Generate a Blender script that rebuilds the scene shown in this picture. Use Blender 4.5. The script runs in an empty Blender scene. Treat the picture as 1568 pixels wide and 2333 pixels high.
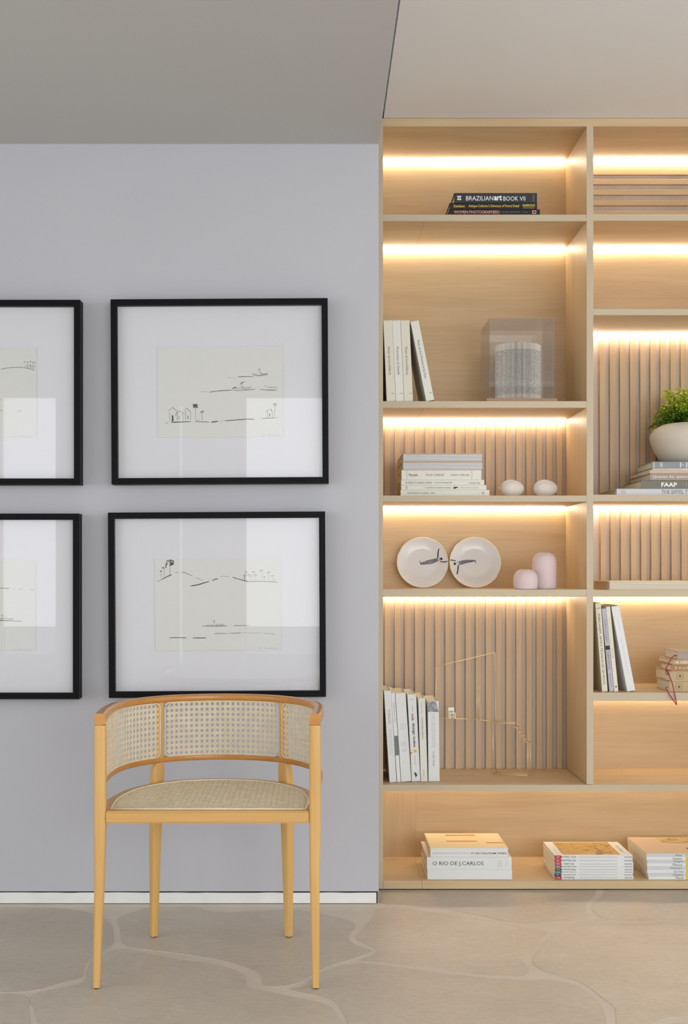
import bpy, bmesh, math, random
from mathutils import Vector, Matrix
C = bpy.context.scene.collection
SC = bpy.context.scene
random.seed(7)

# ------------------------------------------------------------------ camera, light, exposure
F = 2725.0                      # focal length in pixels of the 1568 x 2333 frame
VX, VY, EYE = 727.0, 1303.0, 1.12   # vanishing point in that frame, eye height (m)
WALL, CAB, BACK = 4.04, 4.21, 4.566  # depth of the wall, of the bookcase front, of its back panels
cam = bpy.data.cameras.new('camera')
cam.sensor_fit = 'VERTICAL'; cam.sensor_height = 36.0; cam.sensor_width = 24.0
cam.lens = F / 2333 * 36.0
cam.shift_x = (784 - VX) / 2333; cam.shift_y = (VY - 1166.5) / 2333
co = bpy.data.objects.new('camera', cam); C.objects.link(co)
co.location = (0, 0, EYE); co.rotation_euler = (math.pi / 2, 0, 0)
SC.camera = co
SC.view_settings.view_transform = 'Standard'; SC.view_settings.look = 'None'
SC.view_settings.gamma = 1.0; SC.view_settings.exposure = 0.0
SC.view_settings.use_curve_mapping = False

w = bpy.data.worlds.new('sky'); SC.world = w; w.use_nodes = True
w.node_tree.nodes['Background'].inputs[0].default_value = (.86, .93, 1, 1)
w.node_tree.nodes['Background'].inputs[1].default_value = 1.0

def daylight(name, loc, rot, sx, sy, radiance, col):
    l = bpy.data.lights.new(name, 'AREA'); l.shape = 'RECTANGLE'; l.size = sx; l.size_y = sy
    l.energy = radiance * math.pi * sx * sy; l.color = col
    o = bpy.data.objects.new(name, l); C.objects.link(o); o.location = loc; o.rotation_euler = rot
    return o
DAY = (.955, .975, 1.0)
# daylight in the openings behind the camera (y = -4) and to the east; wide rear and west panels are added fill
daylight('daylight_terrace_door', (-.315, -4.06, 1.72), (math.radians(90), 0, 0), .83, 2.3, 2.2, DAY)
daylight('daylight_garden_door', (-2.91, -4.06, 1.72), (math.radians(90), 0, 0), .54, 2.3, 2.2, DAY)
daylight('daylight_door_gap', (-1.39, -4.06, 1.5), (math.radians(90), 0, 0), .044, 2.6, .55, DAY)
daylight('added_front_fill', (2.5, -4.06, 1.6), (math.radians(90), 0, 0), 4.6, 2.5, 4.3, DAY)  # added fill, kept out of the mirrored view to brighten the shelves
daylight('daylight_east_window', (5.06, .2, 1.45), (math.radians(90), 0, math.radians(90)), 5.6, 2.3, 1.8, DAY)
daylight('added_west_fill', (-4.56, .0, 1.45), (math.radians(90), 0, math.radians(-90)), 5.0, 2.3, 2.0, DAY)  # added fill from an invented opening, for more light on the wall
LED_COL, LED_POWER = (1.0, .85, .65), 32.0

# ------------------------------------------------------------------ helpers
def tag(o, label=None, cat=None, group=None, kind=None):
    if label: o['label'] = label
    if cat: o['category'] = cat
    if group: o['group'] = group
    if kind: o['kind'] = kind
    return o
def X(px, Y): return (px - VX) / F * Y
def Z(py, Y): return EYE - (py - VY) / F * Y
def P(px, py, Y): return Vector((X(px, Y), Y, Z(py, Y)))

def empty(name, loc, label=None, cat=None, group=None, rot=None):
    o = bpy.data.objects.new(name, None); C.objects.link(o); o.location = loc
    o.empty_display_size = .05
    if rot: o.rotation_euler = rot
    return tag(o, label, cat, group)
def obj(name, bm, mat, parent=None, loc=(0, 0, 0), smooth=False, recalc=True):
    if recalc: bmesh.ops.recalc_face_normals(bm, faces=bm.faces)
    me = bpy.data.meshes.new(name); bm.to_mesh(me); bm.free()
    if mat:
        for m in (mat if isinstance(mat, (list, tuple)) else [mat]): me.materials.append(m)
    if smooth:
        for p in me.polygons: p.use_smooth = True
        if smooth != True and hasattr(me, 'set_sharp_from_angle'): me.set_sharp_from_angle(angle=math.radians(smooth))
    o = bpy.data.objects.new(name, me); C.objects.link(o); o.location = loc
    if parent: o.parent = parent
    return o
def bbox(bm, x0, x1, y0, y1, z0, z1, mi=0):
    v = [bm.verts.new(p) for p in ((x0,y0,z0),(x1,y0,z0),(x1,y1,z0),(x0,y1,z0),(x0,y0,z1),(x1,y0,z1),(x1,y1,z1),(x0,y1,z1))]
    fs = []
    for f in ((0,3,2,1),(4,5,6,7),(0,1,5,4),(1,2,6,5),(2,3,7,6),(3,0,4,7)):
        fc = bm.faces.new([v[i] for i in f]); fc.material_index = mi; fs.append(fc)
    return v, fs
def box(name, x0, x1, y0, y1, z0, z1, mat, parent=None, bevel=0, seg=2):
    """a box in world coordinates, centred on itself, under an unrotated parent"""
    c = Vector(((x0+x1)/2, (y0+y1)/2, (z0+z1)/2)); hx, hy, hz = abs(x1-x0)/2, abs(y1-y0)/2, abs(z1-z0)/2
    bm = bmesh.new(); bbox(bm, -hx, hx, -hy, hy, -hz, hz)
    if bevel: bmesh.ops.bevel(bm, geom=bm.edges[:], offset=bevel, segments=seg, affect='EDGES', profile=.5)
    loc = c - (parent.location if parent else Vector())
    return obj(name, bm, mat, parent, loc)
def loft(bm, rings, cap=True, closed=True):
    vs = [[bm.verts.new(p) for p in r] for r in rings]
    n = len(rings[0])
    for a, b in zip(vs[:-1], vs[1:]):
        for i in range(n if closed else n-1):
            j = (i+1) % n
            bm.faces.new((a[i], a[j], b[j], b[i]))
    if cap:
        bm.faces.new(vs[0][::-1]); bm.faces.new(vs[-1])
    return vs
def rrect(w, h, r, n=3):
    """rounded rectangle outline, centred"""
    out = []
    for cx, cy, a0 in ((w/2-r, h/2-r, 0), (-w/2+r, h/2-r, 90), (-w/2+r, -h/2+r, 180), (w/2-r, -h/2+r, 270)):
        for k in range(n+1):
            a = math.radians(a0 + 90*k/n); out.append((cx + r*math.cos(a), cy + r*math.sin(a)))
    return out
def tube(bm, pts, r, n=6):
    pts = [Vector(p) for p in pts]; rings = []
    for i, p in enumerate(pts):
        t = (pts[min(i+1, len(pts)-1)] - pts[max(i-1, 0)]).normalized()
        u = Vector((0, 0, 1)) if abs(t.z) < .9 else Vector((1, 0, 0))
        a = t.cross(u).normalized(); b = t.cross(a)
        rings.append([p + (a*math.cos(2*math.pi*k/n) + b*math.sin(2*math.pi*k/n))*r for k in range(n)])
    loft(bm, rings)
def lathe(bm, prof, n=48, c=(0, 0, 0), caps=True):
    rings = []
    for r, z in prof:
        rings.append([(c[0]+r*math.cos(2*math.pi*k/n), c[1]+r*math.sin(2*math.pi*k/n), c[2]+z) for k in range(n)])
    loft(bm, rings, cap=caps)
def catmull(pts, n=8, closed=False):
    pts = [Vector(p) for p in pts]; out = []; m = len(pts)
    for i in range(m if closed else m-1):
        g = lambda k: pts[k % m] if closed else pts[min(max(k, 0), m-1)]
        p0, p1, p2, p3 = g(i-1), g(i), g(i+1), g(i+2)
        for k in range(n):
            t = k/n
            out.append(.5*((2*p1) + (p2-p0)*t + (2*p0-5*p1+4*p2-p3)*t*t + (3*p1-p0-3*p2+p3)*t**3))
    if not closed: out.append(pts[-1])
    return out

# ------------------------------------------------------------------ materials
def newmat(name):
    m = bpy.data.materials.new(name); m.use_nodes = True
    nt = m.node_tree; return m, nt, nt.nodes['Principled BSDF']
def plain(name, col, rough=.6, spec=.4, metal=0, noise=0, nscale=6, bump=0, bscale=120):
    m, nt, b = newmat(name)
    b.inputs['Base Color'].default_value = (*col, 1); b.inputs['Roughness'].default_value = rough
    b.inputs['Specular IOR Level'].default_value = spec; b.inputs['Metallic'].default_value = metal
    if noise or bump: tc = nt.nodes.new('ShaderNodeTexCoord')
    if noise:
        n = nt.nodes.new('ShaderNodeTexNoise'); n.inputs['Scale'].default_value = nscale; n.inputs['Detail'].default_value = 5
        r = nt.nodes.new('ShaderNodeValToRGB')
        r.color_ramp.elements[0].position = .3; r.color_ramp.elements[1].position = .7
        r.color_ramp.elements[0].color = (*[c*(1-noise) for c in col], 1); r.color_ramp.elements[1].color = (*[min(1, c*(1+noise)) for c in col], 1)
        nt.links.new(tc.outputs['Object'], n.inputs['Vector']); nt.links.new(n.outputs['Fac'], r.inputs[0]); nt.links.new(r.outputs[0], b.inputs['Base Color'])
    if bump:
        n2 = nt.nodes.new('ShaderNodeTexNoise'); n2.inputs['Scale'].default_value = bscale; n2.inputs['Detail'].default_value = 3
        bp = nt.nodes.new('ShaderNodeBump'); bp.inputs['Strength'].default_value = bump; bp.inputs['Distance'].default_value = .002
        nt.links.new(tc.outputs['Object'], n2.inputs['Vector']); nt.links.new(n2.outputs['Fac'], bp.inputs['Height']); nt.links.new(bp.outputs[0], b.inputs['Normal'])
    return m
def wood(name, dark, light, axis, rough=.45, spec=.35, fig=1.0, big=11.0):
    m, nt, b = newmat(name); N = nt.nodes.new; L = nt.links.new
    tc = N('ShaderNodeTexCoord'); oi = N('ShaderNodeObjectInfo')
    mul = N('ShaderNodeMath'); mul.operation = 'MULTIPLY'; mul.inputs[1].default_value = 37.0
    L(oi.outputs['Random'], mul.inputs[0])
    add = N('ShaderNodeVectorMath'); add.operation = 'ADD'; L(tc.outputs['Object'], add.inputs[0]); L(mul.outputs[0], add.inputs[1])
    def noise(along, across, detail, dist):
        mp = N('ShaderNodeMapping'); s = [across]*3; s['xyz'.index(axis)] = along; mp.inputs['Scale'].default_value = s
        n = N('ShaderNodeTexNoise'); n.inputs['Scale'].default_value = 1; n.inputs['Detail'].default_value = detail; n.inputs['Distortion'].default_value = dist
        L(add.outputs[0], mp.inputs['Vector']); L(mp.outputs[0], n.inputs['Vector']); return n
    n1 = noise(1.3, big, 4, .8); n2 = noise(5, 150, 3, .2)
    mx = N('ShaderNodeMix'); mx.data_type = 'FLOAT'; mx.inputs['Factor'].default_value = .33
    L(n1.outputs['Fac'], mx.inputs[2]); L(n2.outputs['Fac'], mx.inputs[3])
    r = N('ShaderNodeValToRGB'); r.color_ramp.elements[0].position = .5-.2/fig; r.color_ramp.elements[1].position = .5+.2/fig
    r.color_ramp.elements[0].color = (*dark, 1); r.color_ramp.elements[1].color = (*light, 1)
    L(mx.outputs[0], r.inputs[0]); L(r.outputs[0], b.inputs['Base Color'])
    b.inputs['Roughness'].default_value = rough; b.inputs['Specular IOR Level'].default_value = spec
    bp = N('ShaderNodeBump'); bp.inputs['Strength'].default_value = .06; bp.inputs['Distance'].default_value = .001
    L(n2.outputs['Fac'], bp.inputs['Height']); L(bp.outputs[0], b.inputs['Normal'])
    return m
def emit(name, col, s):
    m, nt, b = newmat(name); nt.nodes.remove(b)
    e = nt.nodes.new('ShaderNodeEmission'); e.inputs[0].default_value = (*col, 1); e.inputs[1].default_value = s
    nt.links.new(e.outputs[0], nt.nodes['Material Output'].inputs[0]); return m
def glazing(name, tint=(1, 1, 1), haze=0, ior=1.5):
    m, nt, b = newmat(name); nt.nodes.remove(b); N = nt.nodes.new; L = nt.links.new
    t = N('ShaderNodeBsdfTransparent'); t.inputs[0].default_value = (*tint, 1)
    g = N('ShaderNodeBsdfGlossy'); g.inputs['Roughness'].default_value = .0
    fr = N('ShaderNodeFresnel'); ge = N('ShaderNodeNewGeometry'); io = N('ShaderNodeMapRange'); io.inputs[3].default_value = ior; io.inputs[4].default_value = 1/ior
    L(ge.outputs['Backfacing'], io.inputs[0]); L(io.outputs[0], fr.inputs[0])
    mx = N('ShaderNodeMixShader'); L(fr.outputs[0], mx.inputs[0]); L(t.outputs[0], mx.inputs[1]); L(g.outputs[0], mx.inputs[2])
    out = mx
    if haze:
        d = N('ShaderNodeBsdfDiffuse'); d.inputs[0].default_value = (.9, .9, .92, 1)
        m2 = N('ShaderNodeMixShader'); m2.inputs[0].default_value = haze; L(mx.outputs[0], m2.inputs[1]); L(d.outputs[0], m2.inputs[2]); out = m2
    L(out.outputs[0], nt.nodes['Material Output'].inputs[0]); return m

M_wall = plain('grey_wall_paint', (.50, .50, .535), .75, .25, noise=.015, nscale=2, bump=.05, bscale=90)
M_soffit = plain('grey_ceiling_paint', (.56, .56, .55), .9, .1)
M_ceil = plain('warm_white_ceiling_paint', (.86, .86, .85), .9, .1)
M_room = plain('white_room_paint', (.72, .71, .69), .9, .1)
M_base = plain('white_baseboard_paint', (.80, .80, .78), .5, .3, noise=.04, nscale=14)
M_gap = plain('dark_gap', (.03, .028, .026), .9, .1)  # near-black stands in for shade inside gaps; also colours the foot glides
M_grout = plain('floor_joint_mortar', (.68, .605, .515), .55, .3, noise=.05, nscale=9)
OD, OL = (.52, .37, .21), (.645, .49, .295)
M_oakx = wood('oak_grain_across', OD, OL, 'x'); M_oakz = wood('oak_grain_upright', OD, OL, 'z')
M_oaky = wood('oak_grain_deep', OD, OL, 'y')
M_oakedge = wood('oak_edge_daylit', (.50, .41, .285), (.585, .49, .35), 'x', fig=.8)  # greyer than the inner oak: daylight on the fronts put into colour
M_oakedgez = wood('oak_edge_daylit_upright', (.50, .41, .285), (.585, .49, .35), 'z', fig=.8)  # same daylit grey, upright grain
M_slat = wood('oak_slat', (.52, .37, .215), (.635, .485, .30), 'z'); M_slatx = wood('oak_slat_across', (.52, .37, .215), (.635, .485, .30), 'x')
M_backing = wood('pale_slat_backing', (.52, .415, .345), (.61, .50, .425), 'z')
M_led = emit('led_light', LED_COL, LED_POWER)
M_chair = wood('honey_beech', (.60, .335, .095), (.76, .475, .175), 'z', .35, .5, .9, 26)
M_chairx = wood('honey_beech_across', (.58, .32, .09), (.72, .44, .155), 'x', .35, .5, .9, 26)
M_rail = wood('amber_bent_beech', (.50, .205, .042), (.62, .29, .07), 'x', .28, .6, .8, 26)
M_cane = plain('woven_cane', (.84, .73, .53), .55, .3, noise=.08, nscale=40)
M_black = plain('black_frame_paint', (.004, .004, .005), .5, .12)
M_mat = plain('white_mat_board', (.715, .715, .755), .85, .15)
M_sheet = plain('cream_drawing_paper', (.705, .71, .685), .85, .15)
M_ink = plain('black_ink', (.015, .015, .017), .8, .1); M_inkg = plain('grey_ink', (.22, .22, .23), .8, .1)
M_glass = glazing('picture_glass')
M_acrylic = glazing('clear_acrylic', (.996, .996, .998), .014)

# ------------------------------------------------------------------ large structure
xe = X(863, WALL)                  # end of the grey wall, where the bookcase begins
zs = Z(328, WALL)                  # grey ceiling
zc = Z(268.5, CAB)                 # ceiling above the bookcase
def struct(o): o['kind'] = 'structure'; return o
zb = Z(2033, WALL)
bm = bmesh.new(); bbox(bm, -4.6, xe, WALL, 4.75, zb+.0035, zs+.3); struct(obj('wall_back', bm, M_wall))
bm = bmesh.new(); bbox(bm, -4.6, xe-.004, WALL+.006, 4.74, -.01, zb+.0035); struct(obj('gap_shade_1', bm, M_gap))  # near-black backing paints the shade in the gap above the baseboard
# white baseboard with a slightly ragged top
bm = bmesh.new()
xs = [-4.5 + (xe-.008+4.5)*i/90 for i in range(91)]
rings = [[(x, WALL-.002, .0015), (x, WALL-.002, zb-.001+random.uniform(-.0014, .0012)), (x, WALL+.02, zb-.001), (x, WALL+.02, .0015)] for x in xs]
loft(bm, rings); struct(obj('baseboard_back', bm, M_base))
bm = bmesh.new(); bbox(bm, xe, 2.1, 4.60, 4.75, 0, zc+.2); struct(obj('wall_niche', bm, M_wall))
bm = bmesh.new(); bbox(bm, 1.925, 5.1, WALL, 4.75, 0, zc+.2); struct(obj('wall_beside_bookcase', bm, M_wall))
# soffit over the grey wall, ceiling over the bookcase with a shadow gap between
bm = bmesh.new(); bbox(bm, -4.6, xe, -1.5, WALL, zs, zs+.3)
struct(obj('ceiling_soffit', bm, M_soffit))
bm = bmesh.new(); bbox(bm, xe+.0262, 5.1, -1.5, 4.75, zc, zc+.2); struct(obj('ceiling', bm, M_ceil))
bm = bmesh.new(); bbox(bm, xe, xe+.0262, -1.5, 4.6, zc+.06, zc+.15); struct(obj('gap_shade_2', bm, M_gap))  # near-black lid paints the shade inside the ceiling gap
bm = bmesh.new(); bbox(bm, -4.6, 5.1, -4.2, -1.5, 3.05, 3.2); bbox(bm, -4.6, xe, -1.55, -1.5, zs+.3, 3.2); bbox(bm, xe, 5.1, -1.55, -1.5, zc+.2, 3.2); struct(obj('ceiling_main', bm, M_room))
# walls behind the camera, doors mirrored in the glass, the east window, and openings added for fill
def opening_wall(name, a0, a1, ztop, holes, place):
    bm = bmesh.new(); cur = a0
    for h0, h1, z0, z1 in holes:
        place(bm, cur, h0, 0, ztop)
        if z0 > 0: place(bm, h0, h1, 0, z0)
        place(bm, h0, h1, z1, ztop); cur = h1
    place(bm, cur, a1, 0, ztop); struct(obj(name, bm, M_room))
opening_wall('wall_rear', -4.6, 5.1, 3.1, [(-3.18, -2.64, 0, 2.87), (-1.412, -1.368, 0, 2.8), (-.73, .10, 0, 2.87), (.2, 4.8, .3, 2.85)], lambda b, a, c, z0, z1: bbox(b, a, c, -4.15, -4.0, z0, z1))
opening_wall('wall_right', -4.1, 4.1, 3.1, [(-2.6, 3.0, .3, 2.6)], lambda b, a, c, z0, z1: bbox(b, 5.0, 5.15, a, c, z0, z1))
opening_wall('wall_left', -4.1, 4.1, 3.1, [(-2.5, 2.5, .3, 2.5)], lambda b, a, c, z0, z1: bbox(b, -4.65, -4.5, a, c, z0, z1))

bm = bmesh.new(); bbox(bm, -6, 7, -9, -4.15, -.3, -.05); struct(obj('terrace', bm, plain('pale_terrace_paving', (.55, .53, .50), .8, .2)))
# floor: mortar bed with irregular polished stones set in it
bm = bmesh.new(); bbox(bm, -4.6, 5.1, -4.15, 4.62, -.05, -.0012); floor = struct(obj('floor', bm, M_grout))
def stonemat():
    m, nt, b = newmat('polished_beige_stone'); N = nt.nodes.new; L = nt.links.new
    g = N('ShaderNodeNewGeometry'); oi = N('ShaderNodeObjectInfo')
    n1 = N('ShaderNodeTexNoise'); n1.inputs['Scale'].default_value = 3.2; n1.inputs['Detail'].default_value = 6; n1.inputs['Roughness'].default_value = .62
    mp = N('ShaderNodeMapping'); mp.inputs['Scale'].default_value = (28, 75, 1); L(g.outputs['Position'], mp.inputs[0])
    n2 = N('ShaderNodeTexNoise'); n2.inputs['Scale'].default_value = 1.0; n2.inputs['Detail'].default_value = 6; n2.inputs['Roughness'].default_value = .7; n2.inputs['Distortion'].default_value = 1.2
    L(g.outputs['Position'], n1.inputs['Vector']); L(mp.outputs[0], n2.inputs['Vector'])
    mx = N('ShaderNodeMix'); mx.data_type = 'FLOAT'; mx.inputs['Factor'].default_value = .55; L(n1.outputs['Fac'], mx.inputs[2]); L(n2.outputs['Fac'], mx.inputs[3])
    r = N('ShaderNodeValToRGB'); r.color_ramp.elements[0].position = .32; r.color_ramp.elements[1].position = .66
    r.color_ramp.elements[0].color = (.475, .41, .33, 1); r.color_ramp.elements[1].color = (.645, .57, .475, 1)
    L(mx.outputs[0], r.inputs[0])
    hs = N('ShaderNodeHueSaturation'); mr = N('ShaderNodeMapRange'); mr.inputs[3].default_value = .95; mr.inputs[4].default_value = 1.04
    L(oi.outputs['Random'], mr.inputs[0]); L(mr.outputs[0], hs.inputs['Value']); L(r.outputs[0], hs.inputs['Color']); L(hs.outputs[0], b.inputs['Base Color'])
    b.inputs['Roughness'].default_value = .42; b.inputs['Specular IOR Level'].default_value = .4
    return m
M_stone = stonemat()
def fpt(px, py):
    Y = EYE * F / (py - VY); x = X(px, Y)
    if px <= -60: x = -1.75
    if px >= 1620: x = 1.95
    if py >= 2420: Y = 2.3; x = X(px, 2.3) if -60 < px < 1620 else x
    return (x, Y, 0)
def stone(pts, n=4):
    q_ = []
    for a, b in zip(pts, pts[1:]+pts[:1]):
        a, b = Vector(a), Vector(b); m = int((b-a).length/.16) + 1
        q_ += [a.lerp(b, i/m) for i in range(m)]
    pts = catmull(q_, n, True)
    c = sum(pts, Vector()) / len(pts)
    bm = bmesh.new()
    a = [bm.verts.new((p.x-c.x, p.y-c.y, -.012)) for p in pts]; b = [bm.verts.new((p.x-c.x, p.y-c.y, 0)) for p in pts]
    for i in range(len(pts)): bm.faces.new((a[i], a[i-1], b[i-1], b[i]))
    bm.faces.new(b); bm.faces.new(a[::-1])
    obj('stone', bm, M_stone, floor, (c.x, c.y, 0))
STONES = [
 [(-60,2066),(60,2067),(160,2071),(215,2082),(248,2100),(258,2125),(254,2155),(213,2180),(191,2200),(187,2226),(145,2238),(62,2259),(-60,2261)],
 [(268,2092),(310,2076),(345,2066),(440,2065),(490,2078),(575,2076),(660,2071),(720,2080),(795,2096),(810,2112),(795,2132),(806,2150),(845,2164),(842,2171),(800,2186),(742,2205),(702,2228),(675,2241),(630,2248),(601,2244),(597,2224),(575,2209),(505,2188),(400,2171),(292,2157),(277,2130)],
 [(70,2267),(145,2249),(190,2237),(198,2212),(210,2190),(253,2166),(290,2163),(373,2180),(490,2197),(552,2217),(563,2245),(606,2258),(690,2275),(752,2292),(772,2320),(788,2350),(800,2420),(104,2420),(86,2330),(78,2300)],
 [(-60,2267),(56,2266),(64,2300),(70,2340),(84,2420),(-60,2420)],
 [(660,2255),(690,2247),(714,2228),(744,2211),(805,2195),(880,2200),(960,2210),(1060,2222),(1130,2229),(1200,2233),(1258,2232),(1308,2243),(1338,2258),(1372,2292),(1383,2330),(1388,2420),(808,2420),(796,2340),(778,2300),(750,2276)],
 [(862,2069),(920,2070),(981,2077),(1107,2094),(1172,2107),(1246,2122),(1240,2132),(1202,2172),(1191,2186),(1205,2206),(1200,2221),(1177,2226),(1127,2223),(1061,2215),(981,2205),(906,2196),(822,2189),(850,2175),(855,2161),(818,2143),(812,2133),(832,2111),(848,2091)],
 [(872,2012),(1100,2012),(1366,2012),(1352,2044),(1335,2063),(1343,2093),(1300,2099),(1222,2103),(1177,2101),(1127,2092),(1031,2073),(925,2062),(870,2058)],
 [(1395,2012),(1500,2012),(1620,2012),(1620,2096),(1458,2098),(1385,2093),(1356,2080),(1348,2063),(1368,2044)],
 [(1318,2107),(1423,2103),(1620,2106),(1620,2300),(1530,2318),(1480,2343),(1450,2420),(1408,2420),(1405,2332),(1402,2297),(1382,2280),(1343,2249),(1313,2234),(1257,2218),(1228,2205),(1214,2191),(1219,2176),(1257,2135)],
 [(1460,2420),(1490,2352),(1540,2330),(1620,2312),(1620,2420)],
]
for s in STONES: stone([fpt(*p) for p in s], 3)
rs = random.Random(3)
for j in range(-2, 5):                      # stones that a step to the side would show
    for i in range(-5, 6):
        cx, cy = i*.82 + (j % 2)*.41, .6 + j*.72
        if cy > 3.9 or cy < .2 or (-2.35 < cx < 2.5 and cy > 1.75) or abs(cx) > 3.6: continue
        stone([(cx + (.44+rs.uniform(-.06, .02))*math.cos(a), cy + (.385+rs.uniform(-.05, .02))*math.sin(a), 0) for a in [math.radians(30+60*k+rs.uniform(-7, 7)) for k in range(6)]], 3)

# ------------------------------------------------------------------ the bookcase
kx = CAB / F
def cx(px): return X(px, CAB)
def cz(py): return Z(py, CAB)
case = empty('bookcase', (cx(857), CAB, 0), 'built-in oak bookcase with lit shelves and slatted backs beside grey wall', 'bookcase')
XL, XD0, XD1, XR = cx(873), cx(1337), cx(1352), cx(1816)
xend = cx(1832)
yb = BACK
box('side_panel', cx(857), XL, CAB, yb+.012, .004, cz(270), M_oakedgez, case, .0006)
box('side_panel', XR, xend, CAB, yb+.012, .004, cz(270), M_oakedgez, case, .0006)
box('top_board', cx(857), xend, CAB-.0005, yb+.012, cz(288), cz(270)+.0008, M_oakx, case, .0006)
box('divider', XD0, XD1, CAB, yb, cz(1787), cz(288), M_oakz, case, .0006)
box('edge_band', XD0, XD1, CAB-.0012, CAB-.0001, cz(1787), cz(288), M_oakedgez, case)  # thin strip carrying the painted daylit grey
xsm = X(948, BACK)                  # splice of the boards
def board(name, x0, x1, t, b, seam=True):
    """a shelf: edge band in front, two boards with a hairline splice behind it"""
    z0, z1 = cz(b), cz(t); c = Vector(((x0+x1)/2, CAB, z0))
    bm = bmesh.new()
    bbox(bm, x0-c.x, x1-c.x, 0, .0012, 0, z1-z0, 1)
    if seam:
        bbox(bm, x0-c.x, xsm-.0007-c.x, .0012, yb-CAB, 0, z1-z0); bbox(bm, xsm+.0007-c.x, x1-c.x, .0012, yb-CAB, 0, z1-z0)
        bbox(bm, xsm-.0008-c.x, xsm+.0008-c.x, .0012, yb-CAB, .0015, z1-z0-.001)
    else: bbox(bm, x0-c.x, x1-c.x, .0012, yb-CAB, 0, z1-z0)
    obj(name, bm, [M_oakx, M_oakedge], case, c - case.location)
for t, b in ((489, 504), (914, 929), (1129, 1143), (1343, 1360)): board('shelf', XL, XD0, t, b)
for t, b in ((488, 503), (704, 718), (1127, 1142), (1344, 1360), (1578, 1597)): board('shelf', XD1, XR, t, b, False)
board('shelf', XL, XR, 1788, 1802)
# base board in two lengths
xj = cx(962)
box('base_board', XL, xj-.0003, CAB-.001, yb, cz(2025), cz(2007), M_oakx, case, .0006)
box('base_board', xj+.0003, XR, CAB-.001, yb, cz(2025), cz(2007), M_oakx, case, .0006)
box('plinth', XL, XR, CAB+.02, yb, .0, cz(2025), M_gap, case)  # near-black strip paints the shade under the raised base
# back panels
def back(x0, x1, t, b, m=M_oakx): box('back_panel', x0, x1, yb, yb+.012, cz(b), cz(t), m, case)
for t, b, m in ((288, 489, M_oakx), (504, 914, M_oakx), (929, 1129, M_backing), (1143, 1343, M_oakx), (1360, 1788, M_backing)): back(XL, XD0, t, b, m)
for t, b, m in ((288, 488, M_backing), (503, 704, M_oakx), (718, 1127, M_backing), (1142, 1344, M_backing), (1360, 1578, M_oakx), (1597, 1788, M_oakx)): back(XD1, XR, t, b, m)
back(XL, xsm-.0002, 1802, 2007, M_oakz); back(xsm+.0002, XR, 1802, 2007)
# slats, each a piece of its own
SW, SD = .0208, .0125
def slats(x_first, x1, t, b):
    z0, z1 = cz(b), cz(t); bm = bmesh.new(); h = (z1-z0)/2
    bbox(bm, -SW/2, SW/2, -SD/2, SD/2, -h, h); bmesh.ops.bevel(bm, geom=bm.edges[:], offset=.0008, segments=1, affect='EDGES')
    first = None; x = x_first
    while x < x1:
        loc = Vector((x, yb-SD/2-.0002, (z0+z1)/2)) - case.location
        if first is None: first = obj('slat', bm, M_slat, case, loc)
        else:
            s = first.copy(); s.location = loc; C.objects.link(s)
        x += .0386
slats(X(882.5, BACK-SD), X(1290, BACK), 929, 1129)
slats(X(882.5, BACK-SD), X(1290, BACK), 1360, 1788)
slats(X(1373, BACK-SD), XR-.012, 718, 1127)
slats(X(1375, BACK-SD), XR-.012, 1142, 1344)
ys = yb-SD
for t, b, d in ((372, 398, .0125), (408, 420, .0125), (432, 444, .0125), (456, 468, .0125), (480, 492, .0125)):
    box('slat', XD1, XR, ys, yb-.0002, Z(b, ys), Z(t, ys), M_slatx, case, .0008, 1)
# led strips under the backs of the shelves
def led(x0, x1, under, slatted):
    y1 = yb - (SD + .006 if slatted else .006); z = cz(under)
    box('led_strip', x0+.004, x1-.006, y1-.009, y1, z-.0065, z-.0002, M_led, case)
for b, s in ((288, 0), (504, 0), (929, 1), (1143, 0), (1360, 1), (1802, 0)): led(XL, XR if b == 1802 else XD0, b, s)
for b, s in ((288, 1), (503, 0), (718, 1), (1142, 1), (1360, 0), (1597, 0)): led(XD1, XR, b, s)

# ------------------------------------------------------------------ picture frames with ink drawings
FY = WALL - .052                       # front of the frames
def ribbon(bm, pts, w, y, sub=1):
    """a flat pen stroke with tapering ends, in x-z at depth y (or y(x, z))"""
    pts = [Vector((p[0], p[1], 0)) for p in pts]
    if len(pts) > 2 and all((b-a).angle(c-b, 0) < .75 for a, b, c in zip(pts, pts[1:], pts[2:])): pts = catmull(pts, 3)
    L = []
    for i, p in enumerate(pts):
        t = (pts[min(i+1, len(pts)-1)] - pts[max(i-1, 0)]); t = t.normalized() if t.length > 0 else Vector((1, 0, 0))
        n = Vector((-t.y, t.x, 0)); k = w/2 * (.55 if i in (0, len(pts)-1) else 1) * random.uniform(.8, 1.15)
        f = y if not callable(y) else None
        a, b = p + n*k, p - n*k
        L.append((bm.verts.new((a.x, f if f is not None else y(a.x, a.y), a.y)), bm.verts.new((b.x, f if f is not None else y(b.x, b.y), b.y))))
    for (a, b), (c, d) in zip(L[:-1], L[1:]): bm.faces.new((a, b, d, c))
def scrib(cx_, cy_, r, n, seed):
    q = random.Random(seed); return [([(cx_+q.uniform(-r, r), cy_+q.uniform(-r, r)*.8) for _ in range(3)], 5) for _ in range(n)]
def palm(x, t, b, r, seed):
    q = random.Random(seed); out = [([(x, t), (x+q.uniform(-3, 3), b)], 3.4)]
    for k in range(5):
        a = math.radians(200 + 35*k + q.uniform(-15, 15)); out.append(([(x, t), (x+r*.6*math.cos(a), t+r*.6*math.sin(a)), (x+r*1.05*math.cos(a), t+r*.35*math.sin(a)+r*.25)], 4))
    return out
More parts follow.
